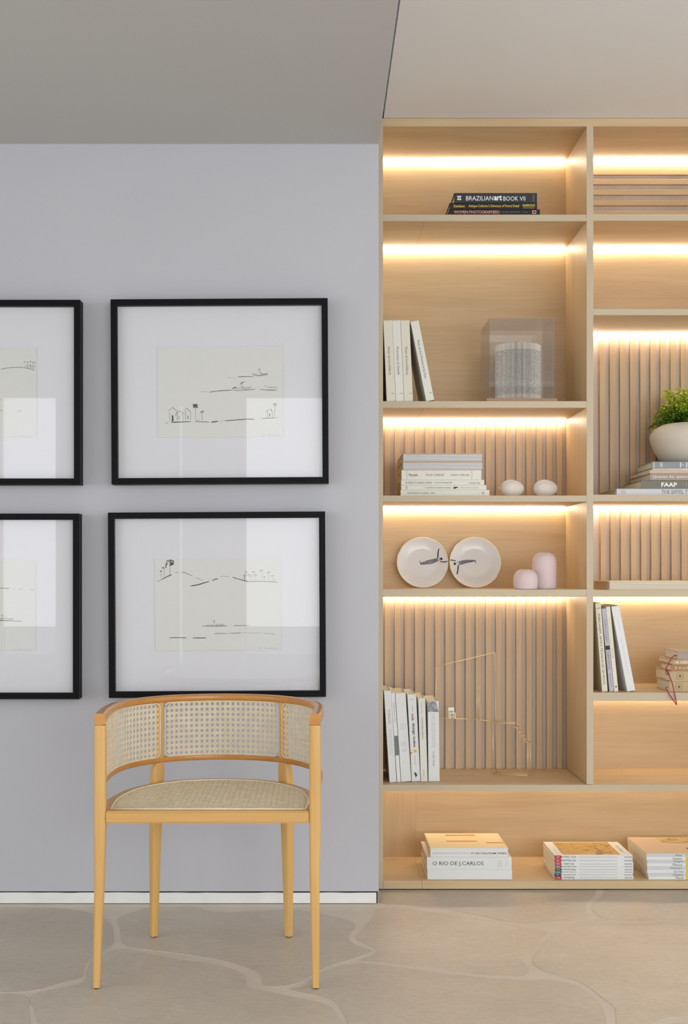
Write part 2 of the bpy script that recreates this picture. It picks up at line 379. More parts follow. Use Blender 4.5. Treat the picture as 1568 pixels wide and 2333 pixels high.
def sign(x0, x1, y, seed):
    q = random.Random(seed); pts = []; n = 26
    for i in range(n):
        if i in (6, 7): continue
        pts.append((x0+(x1-x0)*i/n, y + (7 if i % 2 else -7)*q.uniform(.3, 1)))
    return [(pts[:6], 2.2), (pts[6:], 2.2)]
D1 = [([(880,447),(918,443)],4),([(935,442),(960,440)],4),([(985,438),(1055,432),(1170,433)],6),([(1205,430),(1270,424)],5),([(1295,420),(1330,423)],4),
 ([(1155,403),(1175,418),(1270,418)],5),([(1155,403),(1205,405)],6),([(1262,405),(1325,402),(1290,415),(1268,415),(1250,398)],6),([(1237,400),(1238,365)],6),([(1210,365),(1245,350)],6),([(1225,348),(1243,354)],9),([(1238,385),(1262,405)],6),
 ([(578,598),(665,599)],4),([(675,606),(720,597)],13),([(700,598),(800,590),(935,583)],7),([(930,568),(950,555),(975,555)],9),([(965,555),(1115,552),(1145,545),(1115,568),(935,572)],4),([(945,580),(975,590),(1050,585),(1185,576)],5),
 ([(1035,500),(1033,540),(1090,592)],5),([(1012,520),(1068,487)],8),([(1020,505),(1050,495)],9),([(1235,576),(1300,582),(1425,590)],5),([(1320,555),(1430,555)],7),([(1290,542),(1315,538)],7),([(1335,580),(1430,582)],4),([(1208,554),(1222,556)],3),
 ([(180,945),(207,945)],7),([(243,940),(330,936),(470,932)],9),([(505,932),(600,935),(670,938)],6),([(690,938),(720,937),(765,930)],11),([(840,925),(1000,915),(1090,908),(1178,910)],8),([(760,930),(840,925)],3),([(1232,900),(1260,900)],3),([(1268,905),(1300,900),(1432,895)],6),
 ([(210,815),(262,772),(318,822)],5),([(226,830),(228,915)],5),([(310,825),(312,920)],6),([(293,870),(295,845),(340,810),(392,845)],5),([(370,830),(376,920)],5),([(395,810),(418,782),(468,825)],6),([(403,815),(407,912)],5),([(462,825),(460,915)],5),
 ([(258,858),(262,900),(258,930)],15),([(245,905),(248,930)],6),([(266,890),(268,928)],5),([(333,870),(336,905)],9),([(432,865),(430,905)],12),([(518,785),(516,905)],4),([(475,725),(500,750)],5),([(590,835),(590,920)],6),([(572,828),(588,815)],9),([(598,808),(608,832)],9),([(525,915),(540,927)],9),([(550,900),(556,922)],4),
 ([(1302,832),(1340,797)],6),([(1354,795),(1372,824)],10),([(1322,815),(1320,897)],6),([(1375,820),(1372,895)],5),([(1343,845),(1345,880)],13),([(1405,760),(1395,880)],5)] + scrib(515,757,32,16,4) + [(p, 3) for p, _ in scrib(1405,742,22,7,5)] + scrib(592,825,16,4,8)
D1g = sign(1250,1465,1090,1)
D2 = [([(92,365),(140,342)],8),([(140,342),(200,310),(255,287)],9),([(135,255),(138,325)],5),([(168,210),(173,305)],5),([(236,170),(232,290)],7),([(120,246),(135,252),(142,240)],9),([(140,218),(160,204),(170,228)],8),([(178,208),(192,205),(188,190),(205,135)],13),
 ([(195,135),(240,125),(275,135),(270,165),(245,180),(230,175)],12),([(215,150),(245,130)],9),([(250,158),(262,185)],13),([(222,180),(258,182)],9),([(293,264),(328,261)],8),([(360,260),(400,265),(485,305)],5),([(520,318),(600,357)],6),([(465,415),(545,402),(610,382),(672,366)],10),([(705,360),(735,342),(772,337)],9),([(790,315),(830,308),(905,313)],3),
 ([(932,320),(1000,340),(1060,358),(1110,372)],8),([(1065,300),(1066,358)],10),([(1110,372),(1200,367),(1330,372),(1440,378)],5),([(588,862),(700,864),(872,862)],7),([(645,845),(662,862)],4),([(668,850),(720,846)],4),([(740,848),(828,846),(810,862)],5),([(726,800),(728,840)],6),([(705,812),(728,802)],6),([(740,845),(765,868)],3),
 ([(945,860),(1090,858)],10),([(1090,858),(1120,862)],5),([(724,950),(780,946),(862,948)],5),([(875,948),(892,946)],6),([(905,945),(1022,942)],9),([(1035,942),(1250,944)],4),([(1275,948),(1402,956)],6),([(222,993),(300,990),(420,994)],8),([(485,994),(530,996),(640,996)],8)]
D2 += scrib(252,155,26,9,31) + scrib(198,170,12,4,32) + scrib(135,248,10,3,33) + scrib(160,212,12,3,34)
D2g = sign(1210,1440,1115,2)
for k, a in enumerate(((1065,300,358,14),(1085,265,355,16),(1113,295,380,16),(1135,310,370,14),(1165,265,365,20),(1192,300,362,18),(1255,250,368,24),(1287,320,368,16),(1337,270,370,22),(1375,310,375,18),(1400,340,375,7))): D2g += palm(*a, 20+k)
D3 = [([(10,545),(100,525),(200,515),(300,512),(380,520),(450,535),(525,562)],6),([(270,1172),(320,1177)],8),([(0,1165),(46,1171)],9),([(0,1005),(22,1006)],5),([(-180,1165),(-60,1172)],8),([(-900,1190),(-500,1180)],9)]
for k, a in enumerate(((378,432,515,18),(425,437,525,14),(412,490,525,14),(462,425,530,16),(455,485,530,14),(498,440,540,16),(478,495,535,12),(528,445,555,14),(510,500,548,12))): D3 += [(p, w*1.1) for p, w in palm(*a, 40+k)]
D3g = sign(165,465,1560,3)
D4 = [([(-300,628),(0,628),(60,632),(140,636)],7),([(190,640),(230,641)],3),([(270,643),(330,644)],7),([(440,651),(495,656)],6),([(-120,1065),(0,1072),(60,1062),(195,1072),(150,1090),(20,1088),(-60,1095)],6),([(-100,1098),(60,1100),(250,1104),(318,1104)],6),([(38,1012),(35,1070)],7),([(10,1025),(50,1008)],7),([(0,1090),(60,1085)],10)]
D4g = sign(170,465,1512,4)
def picture(x0, x1, y0, y1, tilt, sheet, draw, drawg, org, sc, label):
    px = FY / F; fx0, fx1, fz0, fz1 = X(x0, FY), X(x1, FY), Z(y1, FY), Z(y0, FY)
    bwid = 14*px; D = WALL - .0005
    ccx, ccz = (fx0+fx1)/2, (fz0+fz1)/2
    root = empty('picture_frame', (ccx, WALL, ccz), label, 'picture', 'framed ink drawings on the grey wall', (0, math.radians(-tilt), 0))
    w2, h2 = (fx1-fx0)/2, (fz1-fz0)/2; d = WALL-FY
    # four mitred bars
    for k in range(4):
        bm = bmesh.new()
        o = [(-w2,-h2),(w2,-h2),(w2,h2),(-w2,h2)]; i = [(-w2+bwid,-h2+bwid),(w2-bwid,-h2+bwid),(w2-bwid,h2-bwid),(-w2+bwid,h2-bwid)]
        a, b, c, e = o[k], o[(k+1) % 4], i[(k+1) % 4], i[k]
        loft(bm, [[(q[0], y, q[1]) for q in (a, b, c, e)] for y in (-d, -.0005)])
        obj('frame_bar', bm, M_black, root)
    g = .0004
    bm = bmesh.new(); bbox(bm, -w2+bwid*.7, w2-bwid*.7, -d+.022, -d+.026, -h2+bwid*.7, h2-bwid*.7); obj('mat_board', bm, M_mat, root)
    YS = WALL - d + .020
    sx0, sx1, sz0, sz1 = X(sheet[0], YS)-ccx, X(sheet[2], YS)-ccx, Z(sheet[3], YS)-ccz, Z(sheet[1], YS)-ccz
    bm = bmesh.new(); bbox(bm, sx0, sx1, -d+.0195, -d+.0219, sz0, sz1); sh = obj('drawing_sheet', bm, M_sheet, root)
    for nm, strokes, m in (('ink_drawing', draw, M_ink), ('pencil_marks', drawg, M_inkg)):
        bm = bmesh.new()
        for pts, wd in strokes:
            ribbon(bm, [(X(org[0]+p[0]/sc, YS)-ccx, Z(org[1]+p[1]/sc, YS)-ccz) for p in pts], wd*.92/sc*YS/F, -d+.0192)
        obj(nm, bm, m, sh, recalc=False)['kind'] = 'stuff'
    bm = bmesh.new(); bbox(bm, -w2+bwid*.7, w2-bwid*.7, -d+.006, -d+.008, -h2+bwid*.7, h2-bwid*.7); obj('glass_pane', bm, M_glass, root)
picture(253, 748, 680.5, 1102, .33, (359, 789, 645, 996), D1, D1g, (340, 770), 4.9, 'black-framed ink drawing of stilt houses, palms and two boats, above the boat-and-hills one')
picture(247, 742, 1166.5, 1589, .3, (353, 1272.5, 640, 1481.6), D2, D2g, (340, 1250), 4.9, 'black-framed ink drawing of palm hills and one boat, just above the cane armchair')
picture(-313, 182.5, 683, 1104, 0, (-203, 791, 83, 996), D3, D3g, (0, 760), 6.665, 'black-framed drawing cut by the photo edge, small palms on a rounded hill, upper row')
picture(-316, 180, 1170, 1593, 0, (-206, 1276, 81, 1482), D4, D4g, (0, 1240), 6.305, 'black-framed drawing cut by the photo edge, dashed horizon over one boat, lower row')

# ------------------------------------------------------------------ the cane armchair
CX = -.300
chair = empty('cane_armchair', (CX, 3.45, 0), 'honey wood armchair with curved woven cane back and cane seat, standing by wall', 'chair')
def ch(p): return (p[0], p[1]-3.45, p[2])          # world depth to chair space; x is already chair space
def post(rows, name, mat, rot=0):
    """a leg lofted through rows (x, Y, z, w, d)"""
    bm = bmesh.new(); rings = []
    for x, Y, z, w, d in rows:
        r = min(w, d)*(.24 if rot == 0 else .16); c, s = math.cos(rot), math.sin(rot)
        rings.append([ch((x + a*c - b*s, Y + a*s + b*c, z)) for a, b in rrect(w, d, r, 3)])
    loft(bm, rings); return obj(name, bm, mat, chair, smooth=35)
for s, xb, xt in ((-1, -.2985, -.289), (1, .2917, .2895)):
    o = post([(xb, 3.218, .003, .0185, .0185), (xb*.35+xt*.65-s*.002, 3.22, .30, .027, .027), (xt, 3.222, .44, .0315, .030), (xt, 3.222, .50, .0315, .030), (xt, 3.222, .708, .0305, .029)], 'leg', M_chair)
    bm = bmesh.new(); lathe(bm, [(.007, 0), (.0075, .0035)], 14, ch((xb, 3.218, 0))); obj('foot_glide', bm, M_gap, o)
for s in (-1, 1):
    o = post([(s*.207, 3.672, .003, .020, .020), (s*.203, 3.672, .30, .029, .029), (s*.199, 3.672, .47, .037, .033), (s*.196, 3.672, .515, .036, .030), (s*.193, 3.671, .546, .024, .024), (s*.191, 3.670, .60, .0185, .020), (s*.190, 3.670, .725, .0185, .020)], 'leg', M_chair, rot=-s*math.radians(38))
    bm = bmesh.new(); lathe(bm, [(.007, 0), (.0075, .0035)], 14, ch((s*.207, 3.672, 0))); obj('foot_glide', bm, M_gap, o)
# plan of the back: centre line of the rails
half = [(.289, 3.209), (.297, 3.30), (.300, 3.40), (.290, 3.50), (.262, 3.58), (.205, 3.655), (.125, 3.712), (0, 3.737)]
plan = catmull([(-x, y, 0) for x, y in half] + [(x, y, 0) for x, y in half[::-1][1:]], 7)
acc = [0]
for a, b in zip(plan[:-1], plan[1:]): acc.append(acc[-1] + (b-a).length)
TOT = acc[-1]
def at(s):
    s = min(max(s, 0), TOT)
    for i in range(len(plan)-1):
        if s <= acc[i+1]:
            t = (s-acc[i])/(acc[i+1]-acc[i]); p = plan[i].lerp(plan[i+1], t); d = (plan[i+1]-plan[i]).normalized()
            d2 = ((plan[min(i+2, len(plan)-1)]-plan[max(i-1, 0)])).normalized(); d = d.lerp(d2, .6).normalized()
            return p, d, Vector((d.y, -d.x, 0))          # point, tangent, inward normal
def sweep(prof, s0, s1, n, zc_, name, mat):
    bm = bmesh.new(); rings = []
    for k in range(n+1):
        p, d, nn = at(s0 + (s1-s0)*k/n)
        rings.append([ch((p.x + nn.x*a, p.y + nn.y*a, zc_ + b)) for a, b in prof])
    loft(bm, rings); return obj(name, bm, mat, chair, smooth=40)
def rail(name, w_, h_end, h_mid, top, s0, s1, n, r):
    bm = bmesh.new(); rings = []
    for k in range(n+1):
        t = k/n; p, d, nn = at(s0 + (s1-s0)*t); e = max(0, 1-min(t, 1-t)/.22); h = h_mid + (h_end-h_mid)*e*e*(3-2*e)
        rings.append([ch((p.x + nn.x*a, p.y + nn.y*a, top - h/2 + b)) for a, b in rrect(w_, h, r, 4)])
    loft(bm, rings); return obj(name, bm, M_rail, chair, smooth=40)
rail('top_rail', .029, .031, .0205, .7395, 0, TOT, 84, .008)
rail('lower_rail', .020, .020, .018, .5525, .03, TOT-.03, 80, .005)
# woven cane: pairs of strands both ways plus two diagonals, hole by hole
PITCH, SWD = .0163, .0020
def weave(bm, inside, surf, u0, u1, v0, v1, pitch=PITCH, sw=SWD, step=.008):
    def strand(a, b, lay):
        a, b = Vector(a), Vector(b); n = max(1, int((b-a).length/step)); t = (b-a).normalized(); q = Vector((-t.y, t.x))*sw/2
        prev = None
        for i in range(n+1):
            p = a.lerp(b, i/n)
            if inside(p.x, p.y):
                cur = (bm.verts.new(surf(p.x+q.x, p.y+q.y, lay)), bm.verts.new(surf(p.x-q.x, p.y-q.y, lay)))
                if prev: bm.faces.new((prev[0], prev[1], cur[1], cur[0]))
                prev = cur
            else: prev = None
    nu, nv = int((u1-u0)/pitch), int((v1-v0)/pitch); pu, pv = (u1-u0)/nu, (v1-v0)/nv; g = .0017
    for i in range(nu+1):
        for o in (-g, g): strand((u0+i*pu+o, v0), (u0+i*pu+o, v1), 0)
    for j in range(nv+1):
        for o in (-g, g): strand((u0, v0+j*pv+o), (u1, v0+j*pv+o), .0006)
    for k in range(-nv-1, nu+1):                     # diagonals run between the crossings, trimming the holes to octagons
        d = (k+.5)
        ua, ub = max(d, 0), min(d+nv, nu)
        if ub > ua:
            strand((u0+ua*pu, v0+(ua-d)*pv), (u0+ub*pu, v0+(ub-d)*pv), .0012)
            strand((u0+ua*pu, v1-(ua-d)*pv), (u0+ub*pu, v1-(ub-d)*pv), .0017)
def solid(o, t):
    md = o.modifiers.new('thickness', 'SOLIDIFY'); md.thickness = t; md.offset = 0
    return o
def s_of_x(x):          # arc position of the back upright at chair-space x
    best = min(range(len(plan)), key=lambda i: abs(plan[i].x-x) + (10 if plan[i].y < 3.5 else 0)); return acc[best]
sl, sr = s_of_x(-.190), s_of_x(.190)
z0p, z1p = .5525, .7175
for a, b in ((.020, sl-.009), (sl+.009, sr-.009), (sr+.009, TOT-.020)):
    rr = .016
    def inside(u, v, a=a, b=b):
        if not (a <= u <= b and z0p <= v <= z1p): return False
        du = max(a+rr-u, u-(b-rr), 0); dv = max(z0p+rr-v, v-(z1p-rr), 0)
        return du*du+dv*dv <= rr*rr
    def surf(u, v, lay):
        p, d, nn = at(u); k = .0065 + lay; return ch((p.x+nn.x*k, p.y+nn.y*k, v))
    bm = bmesh.new(); weave(bm, inside, surf, a, b, z0p, z1p)
    pan = solid(obj('cane_panel', bm, M_cane, chair, recalc=False), .0007)
    bm = bmesh.new(); ol = rrect(b-a, z1p-z0p, rr, 6); pts = []
    for q, nxt in zip(ol, ol[1:]+ol[:1]):
        n = max(1, int((Vector(nxt)-Vector(q)).length/.012))
        for i in range(n):
            u = q[0]+(nxt[0]-q[0])*i/n; v = q[1]+(nxt[1]-q[1])*i/n
            p, d, nn = at((a+b)/2+u); pts.append(Vector(ch((p.x+nn.x*.008, p.y+nn.y*.008, (z0p+z1p)/2+v))))
    pts += pts[:1]; tube(bm, pts, .0021, 6); obj('cane_border', bm, M_cane, pan, smooth=True)
# seat: frame ring, front rail, cane
sh_ = [(.265, 3.239), (.272, 3.34), (.266, 3.43), (.240, 3.535), (.180, 3.625), (.10, 3.678), (0, 3.695)]
inner = [Vector(p) for p in catmull([(-x, y, 0) for x, y in sh_] + [(x, y, 0) for x, y in sh_[::-1][1:]], 6)]
def offs(pl, d):
    out = []
    for i, p in enumerate(pl):
        t = (pl[min(i+1, len(pl)-1)]-pl[max(i-1, 0)]).normalized(); out.append(p + Vector((-t.y, t.x, 0))*d)
    return out
outer = offs(inner, .030)
outer[0].y = outer[-1].y = inner[0].y
bm = bmesh.new(); rings = []
for p, q in zip(inner, outer):
    rings.append([ch((p.x, p.y, .4775)), ch((p.x*.3+q.x*.7, p.y*.3+q.y*.7, .4785)), ch((q.x, q.y, .474)), ch((q.x, q.y, .447)), ch((p.x*.6+q.x*.4, p.y*.6+q.y*.4, .444)), ch((p.x, p.y, .447))])
loft(bm, rings); obj('seat_frame', bm, M_chairx, chair, smooth=35)
box_z = (.4447, .4768)
bm = bmesh.new(); bbox(bm, -.276, .276, 3.210-3.45, 3.239-3.45, *box_z); bmesh.ops.bevel(bm, geom=bm.edges[:], offset=.004, segments=3, affect='EDGES'); obj('front_rail', bm, M_chairx, chair, smooth=35)
poly = [(p.x, p.y) for p in inner]
def inpoly(x, y):
    c = False; j = len(poly)-1
    for i in range(len(poly)):
        xi, yi = poly[i]; xj_, yj_ = poly[j]
        if (yi > y) != (yj_ > y) and x < (xj_-xi)*(y-yi)/(yj_-yi)+xi: c = not c
        j = i
    return c
bm = bmesh.new(); weave(bm, inpoly, lambda u, v, lay: ch((u, v, .4758+lay)), -.275, .275, 3.239, 3.70, .0155, .0026, .006)
seat = solid(obj('cane_seat', bm, M_cane, chair, recalc=False), .0007)
bm = bmesh.new(); tube(bm, [ch((p.x*.992, p.y-.002, .4785)) for p in inner] + [ch((inner[0].x*.992, inner[0].y-.001, .4785))], .0026, 6); obj('cane_border', bm, M_cane, seat, smooth=True)

# ------------------------------------------------------------------ books and lettering
def pm(name, rgb, rough=.5, spec=.35, noise=0):
    lin = [((c/255+.055)/1.055)**2.4 if c > 10 else c/255/12.92 for c in rgb]; return plain(name, lin, rough, spec, noise=noise, nscale=12)
CV = {'black': pm('black_cover', (30, 28, 30)), 'charcoal': pm('charcoal_cover', (48, 49, 52)), 'cream': pm('cream_cover', (224, 219, 202)), 'white': pm('white_cover', (226, 227, 226)),
      'ivory': pm('ivory_cover', (226, 225, 214)), 'greyblue': pm('blue_grey_cover', (140, 143, 146)), 'olive': pm('grey_olive_cover', (120, 115, 102)), 'taupe': pm('taupe_cover', (164, 148, 135)), 'silver': pm('silver_cover', (206, 207, 210)),
      'lilac': pm('lilac_grey_cover', (188, 184, 196)), 'tan': pm('tan_cover', (186, 158, 118)), 'brown': pm('brown_cover', (168, 124, 82)), 'linen': pm('linen_cover', (188, 164, 126)), 'pinkish': pm('pale_tan_cover', (204, 178, 150)), 'butter': pm('butter_cover', (234, 216, 170)),
      'lemon': pm('pale_yellow_cover', (226, 221, 200))}
M_page = plain('page_edges', (.72, .66, .54), .85, .1); M_pageg = plain('grey_page_edges', (.62, .62, .62), .85, .1)
def linepages(name, a, b):
    m, nt, bs = newmat(name); N = nt.nodes.new; L = nt.links.new
    tc = N('ShaderNodeTexCoord'); mp = N('ShaderNodeMapping'); mp.inputs['Scale'].default_value = (3, 3, 900); n = N('ShaderNodeTexNoise'); n.inputs['Scale'].default_value = 1
    r = N('ShaderNodeValToRGB'); r.color_ramp.elements[0].color = (*a, 1); r.color_ramp.elements[1].color = (*b, 1); r.color_ramp.elements[0].position = .35; r.color_ramp.elements[1].position = .65
    L(tc.outputs['Object'], mp.inputs[0]); L(mp.outputs[0], n.inputs['Vector']); L(n.outputs['Fac'], r.inputs[0]); L(r.outputs[0], bs.inputs['Base Color']); bs.inputs['Roughness'].default_value = .85
    return m
M_pagel = linepages('page_edge_layers', (.55, .49, .38), (.75, .69, .57)); M_pagew = linepages('white_page_layers', (.50, .50, .50), (.68, .68, .69))
T = {'white': pm('white_print', (236, 236, 236)), 'grey': pm('grey_print', (120, 120, 118)), 'lgrey': pm('pale_grey_print', (176, 174, 168)), 'dark': pm('dark_print', (44, 42, 40)), 'yellow': pm('yellow_print', (214, 190, 80)), 'salmon': pm('salmon_print', (226, 150, 130)),
     'red': pm('red_print', (186, 52, 50)), 'pink': pm('pink_print', (190, 60, 90)), 'green': pm('green_print', (86, 122, 104)), 'brown': pm('brown_print', (110, 62, 40)), 'navy': pm('navy_print', (44, 66, 92)), 'teal': pm('teal_print', (44, 120, 126)), 'orange': pm('orange_print', (214, 126, 70)), 'cream': pm('cream_print', (228, 214, 186)), 'silver': pm('silver_print', (206, 208, 210))}
def text_mesh(s, bold=0):
    cu = bpy.data.curves.new('t', 'FONT'); cu.body = s; cu.size = 1; cu.resolution_u = 2; cu.offset = bold
    o = bpy.data.objects.new('t', cu); me = bpy.data.meshes.new_from_object(o)
    vs = [v.co.copy() for v in me.vertices]; fs = [tuple(p.vertices) for p in me.polygons]
    bpy.data.objects.remove(o); bpy.data.curves.remove(cu); bpy.data.meshes.remove(me)
    return vs, fs
def lettering(par, s, x, z, w, h, mat, rot=0, y=-.0005, bold=0, name='spine_lettering', frame=None):
    """flat print w wide and h tall centred at (x, z) on the face y of its parent; rot in degrees"""
    vs, fs = text_mesh(s, bold)
    x0, x1 = min(v.x for v in vs), max(v.x for v in vs); y0, y1 = min(v.y for v in vs), max(v.y for v in vs)
    c, n = math.cos(math.radians(rot)), math.sin(math.radians(rot)); bm = bmesh.new(); V = []
    for v in vs:
        a = ((v.x-x0)/(x1-x0)-.5)*w; b = ((v.y-y0)/(y1-y0)-.5)*h
        p = (x + a*c - b*n, y, z + a*n + b*c)
        if frame: p = frame(*p)
        V.append(bm.verts.new(p))
    for f in fs:
        try: bm.faces.new([V[i] for i in f])
        except ValueError: pass
    return obj(name, bm, mat, par, recalc=False)
def patch(par, x0, x1, z0, z1, mat, name='spine_mark', y=-.0004):
    bm = bmesh.new(); bbox(bm, x0, x1, y, .001, z0, z1); return obj(name, bm, mat, par)
def book(loc, L, D, Th, cover, pages, stand, label, group, hard=True, lean=0, fore=False, board=.0022, name='book', turn=0):
    """lying: L along x, spine to the front (or fore edge when fore). standing: L upright, thickness along x."""
    root = empty(name, loc, label, 'book', group, (0, math.radians(-lean), math.radians(turn)))
    mp = (lambda l, d, t: (t, d, l)) if stand else (lambda l, d, t: (l, d, t))
    def bx(bm, l0, l1, d0, d1, t0, t1):
        a = mp(l0, d0, t0); b = mp(l1, d1, t1); bbox(bm, a[0], b[0], a[1], b[1], a[2], b[2])
    k = .003 if hard else 0; bd = board if hard else .0007
    bm = bmesh.new()
    bx(bm, 0, L, 0, D, 0, bd); bx(bm, 0, L, 0, D, Th-bd, Th)
    if fore: bx(bm, 0, L, D-bd, D, bd, Th-bd)
    else: bx(bm, 0, L, 0, bd, bd, Th-bd)
    bmesh.ops.remove_doubles(bm, verts=bm.verts, dist=1e-6)
    es = [e for e in bm.edges]
    bmesh.ops.bevel(bm, geom=es, offset=min(.0007, bd*.3), segments=1, affect='EDGES')
    obj('cover', bm, cover, root)
    bm = bmesh.new()
    if fore: bx(bm, k, L-k, k, D-bd, bd, Th-bd)
    else: bx(bm, k, L-k, bd, D-k, bd, Th-bd)
    obj('page_block', bm, pages, root)
    return root
def lying(x0, x1, t, Yf, zb_, D, cover, pages, label, group, **kw):
    """t = thickness in photo pixels at depth Yf"""
    k = Yf/F; b = book((X(x0, Yf), Yf, zb_), (x1-x0)*k, D, t*k, cover, pages, False, label, group, **kw); b['_'] = 0; del b['_']
    return b, (x1-x0)*k, t*k
def standing(xb, wpx, hpx, Yf, zb_, D, lean, cover, pages, label, group, **kw):
    k = Yf/F; b = book((X(xb, Yf), Yf, zb_), hpx*k/math.cos(math.radians(lean)), D, wpx*k, cover, pages, True, label, group, lean=lean, **kw)
    return b, hpx*k, wpx*k
S1, S2, S3, S4, S5, SB = cz(489), cz(914), cz(1129), cz(1343), cz(1788), cz(2007)
R1, R3, R4, R5 = cz(488), cz(1127), cz(1344), cz(1578)
E = .0003
# --- black art books on the top shelf
G = 'black books on the top shelf'
Yf = 4.213; k = Yf/F; z = S1+E
b, L, t = lying(1025, 1230.5, 12.5, Yf, z, .245, CV['black'], M_page, 'black book with salmon capitals on its spine, bottom of the top shelf pile', G)
lettering(b, 'WOMEN PHOTOGRAPHERS', 61*k, t*.5, 103*k, 7*k, T['salmon'], bold=.01); lettering(b, 'AT NATIONAL GEOGRAPHIC', 137*k, t*.5, 47*k, 3*k, T['grey']); lettering(b, 'Newman', 172*k, t*.5, 11*k, 3*k, T['grey'])
patch(b, 188*k, 197*k, t*.2, t*.8, T['salmon']); patch(b, 190*k, 195.5*k, t*.37, t*.63, CV['black'], y=-.0007); z += t+E
b, L, t = lying(1024.5, 1224, 14.2, Yf, z, .235, CV['black'], M_page, 'black book with yellow lettering on its spine, middle of the top shelf pile', G)
lettering(b, 'Davidson', 22*k, t*.5, 25*k, 6*k, T['yellow'], bold=.015); lettering(b, 'Antique Collector\'s Directory of Period Detail', 101*k, t*.48, 115*k, 8*k, T['yellow'], bold=.01)
lettering(b, 'BARRON\'S', 181*k, t*.62, 28*k, 6*k, T['yellow'], bold=.02); lettering(b, 'BEST IN ANTIQUES', 181*k, t*.2, 24*k, 2.6*k, T['yellow']); z += t+E
b, L, t = lying(1035, 1224, 22.5, Yf, z, .24, CV['charcoal'], M_page, 'thick charcoal book with large white lettering, top of the top shelf pile', G)
lettering(b, 'BRAZILIAN', 58*k, t*.47, 62*k, 10*k, T['white'], bold=.0); lettering(b, 'art', 99.8*k, t*.51, 18*k, 12*k, T['white'], bold=.035); lettering(b, 'BOOK VII', 137*k, t*.44, 50*k, 10*k, T['white'])
for q, (a0, a1) in enumerate(((6.5, 10.5), (12.5, 16.5))):
    bm = bmesh.new(); c0 = ((8.5 if q == 0 else 14.5))
for rot in (45, -45):
    lettering(b, '|', 11.5*k, t*.5, 2.6*k, 12*k, T['white'], rot=rot, name='spine_mark', bold=.01)
for zz in (.32, .5, .68): patch(b, 9*k, 14.5*k, t*zz-.0008, t*zz+.0008, T['white'])
lettering(b, 'ARTES VISUAIS', 178.5*k, t*.5, 15*k, 2.2*k, T['grey'], rot=-90); lettering(b, 'Contemporary', 182*k, t*.5, 17*k, 2.6*k, T['lgrey'], rot=-90)
# --- cream museum books
G = 'cream museum books on the second shelf'; Yf = 4.216; k = Yf/F
for xb, wp, hp, ln, s, cm, lab in ((881.6, 20.2, 184, 2.5, 'Museu da Inconfidência', 'cream', 'cream book standing against the bookcase side, first of the cream row'), (902.4, 18.4, 184, 2.6, 'Pinacoteca do Estado', 'ivory', 'slim ivory book second in the cream row, pale grey spine lettering'),
        (921.4, 20, 184, 2.6, 'Museu da Inconfidência', 'cream', 'cream book third in the row, upright beside the tilted one'), (971.5, 18.6, 181, 11.2, 'Museu de Arte Moderna de São Paulo', 'ivory', 'cream book tilted steeply against the other three cream books')):
    b, h, t = standing(xb, wp, hp, Yf, S2+E, .25, ln, CV[cm], M_page, lab, G, hard=False)
    lettering(b, s, t*.5, h*(.5 if len(s) < 30 else .53), h*(.35 if len(s) < 30 else .49), 5.5*k, T['grey'], rot=-90); lettering(b, 'J', t*.55, h*.095, 13*k, 1.2*k, T['grey'], bold=0); 
# --- acrylic case with a book folded into a drum
Yf = 4.262
pl = empty('display_case', (X(1188, Yf), Yf+.11, S2+E), 'clear acrylic display case on wooden plinth holding a folded paper drum', 'display case')
bm = bmesh.new(); bbox(bm, X(1108, Yf)-pl.location.x, X(1269, Yf)-pl.location.x, -.118, .112, 0, .0165); bmesh.ops.bevel(bm, geom=bm.edges[:], offset=.001, segments=1, affect='EDGES')
obj('plinth', bm, wood('walnut_plinth', (.40, .23, .13), (.50, .31, .19), 'x'), pl)
ax0, ax1, az1 = X(1114.5, Yf)-pl.location.x, X(1263, Yf)-pl.location.x, .0165+183*Yf/F
for a in ((ax0, ax1, -.112, -.109, .0167, az1), (ax0, ax1, .103, .106, .0167, az1), (ax0, ax0+.003, -.109, .103, .0167, az1), (ax1-.003, ax1, -.109, .103, .0167, az1), (ax0+.003, ax1-.003, -.109, .103, az1-.003, az1)):
    bm = bmesh.new(); bbox(bm, *a); obj('acrylic_panel', bm, M_acrylic, pl)
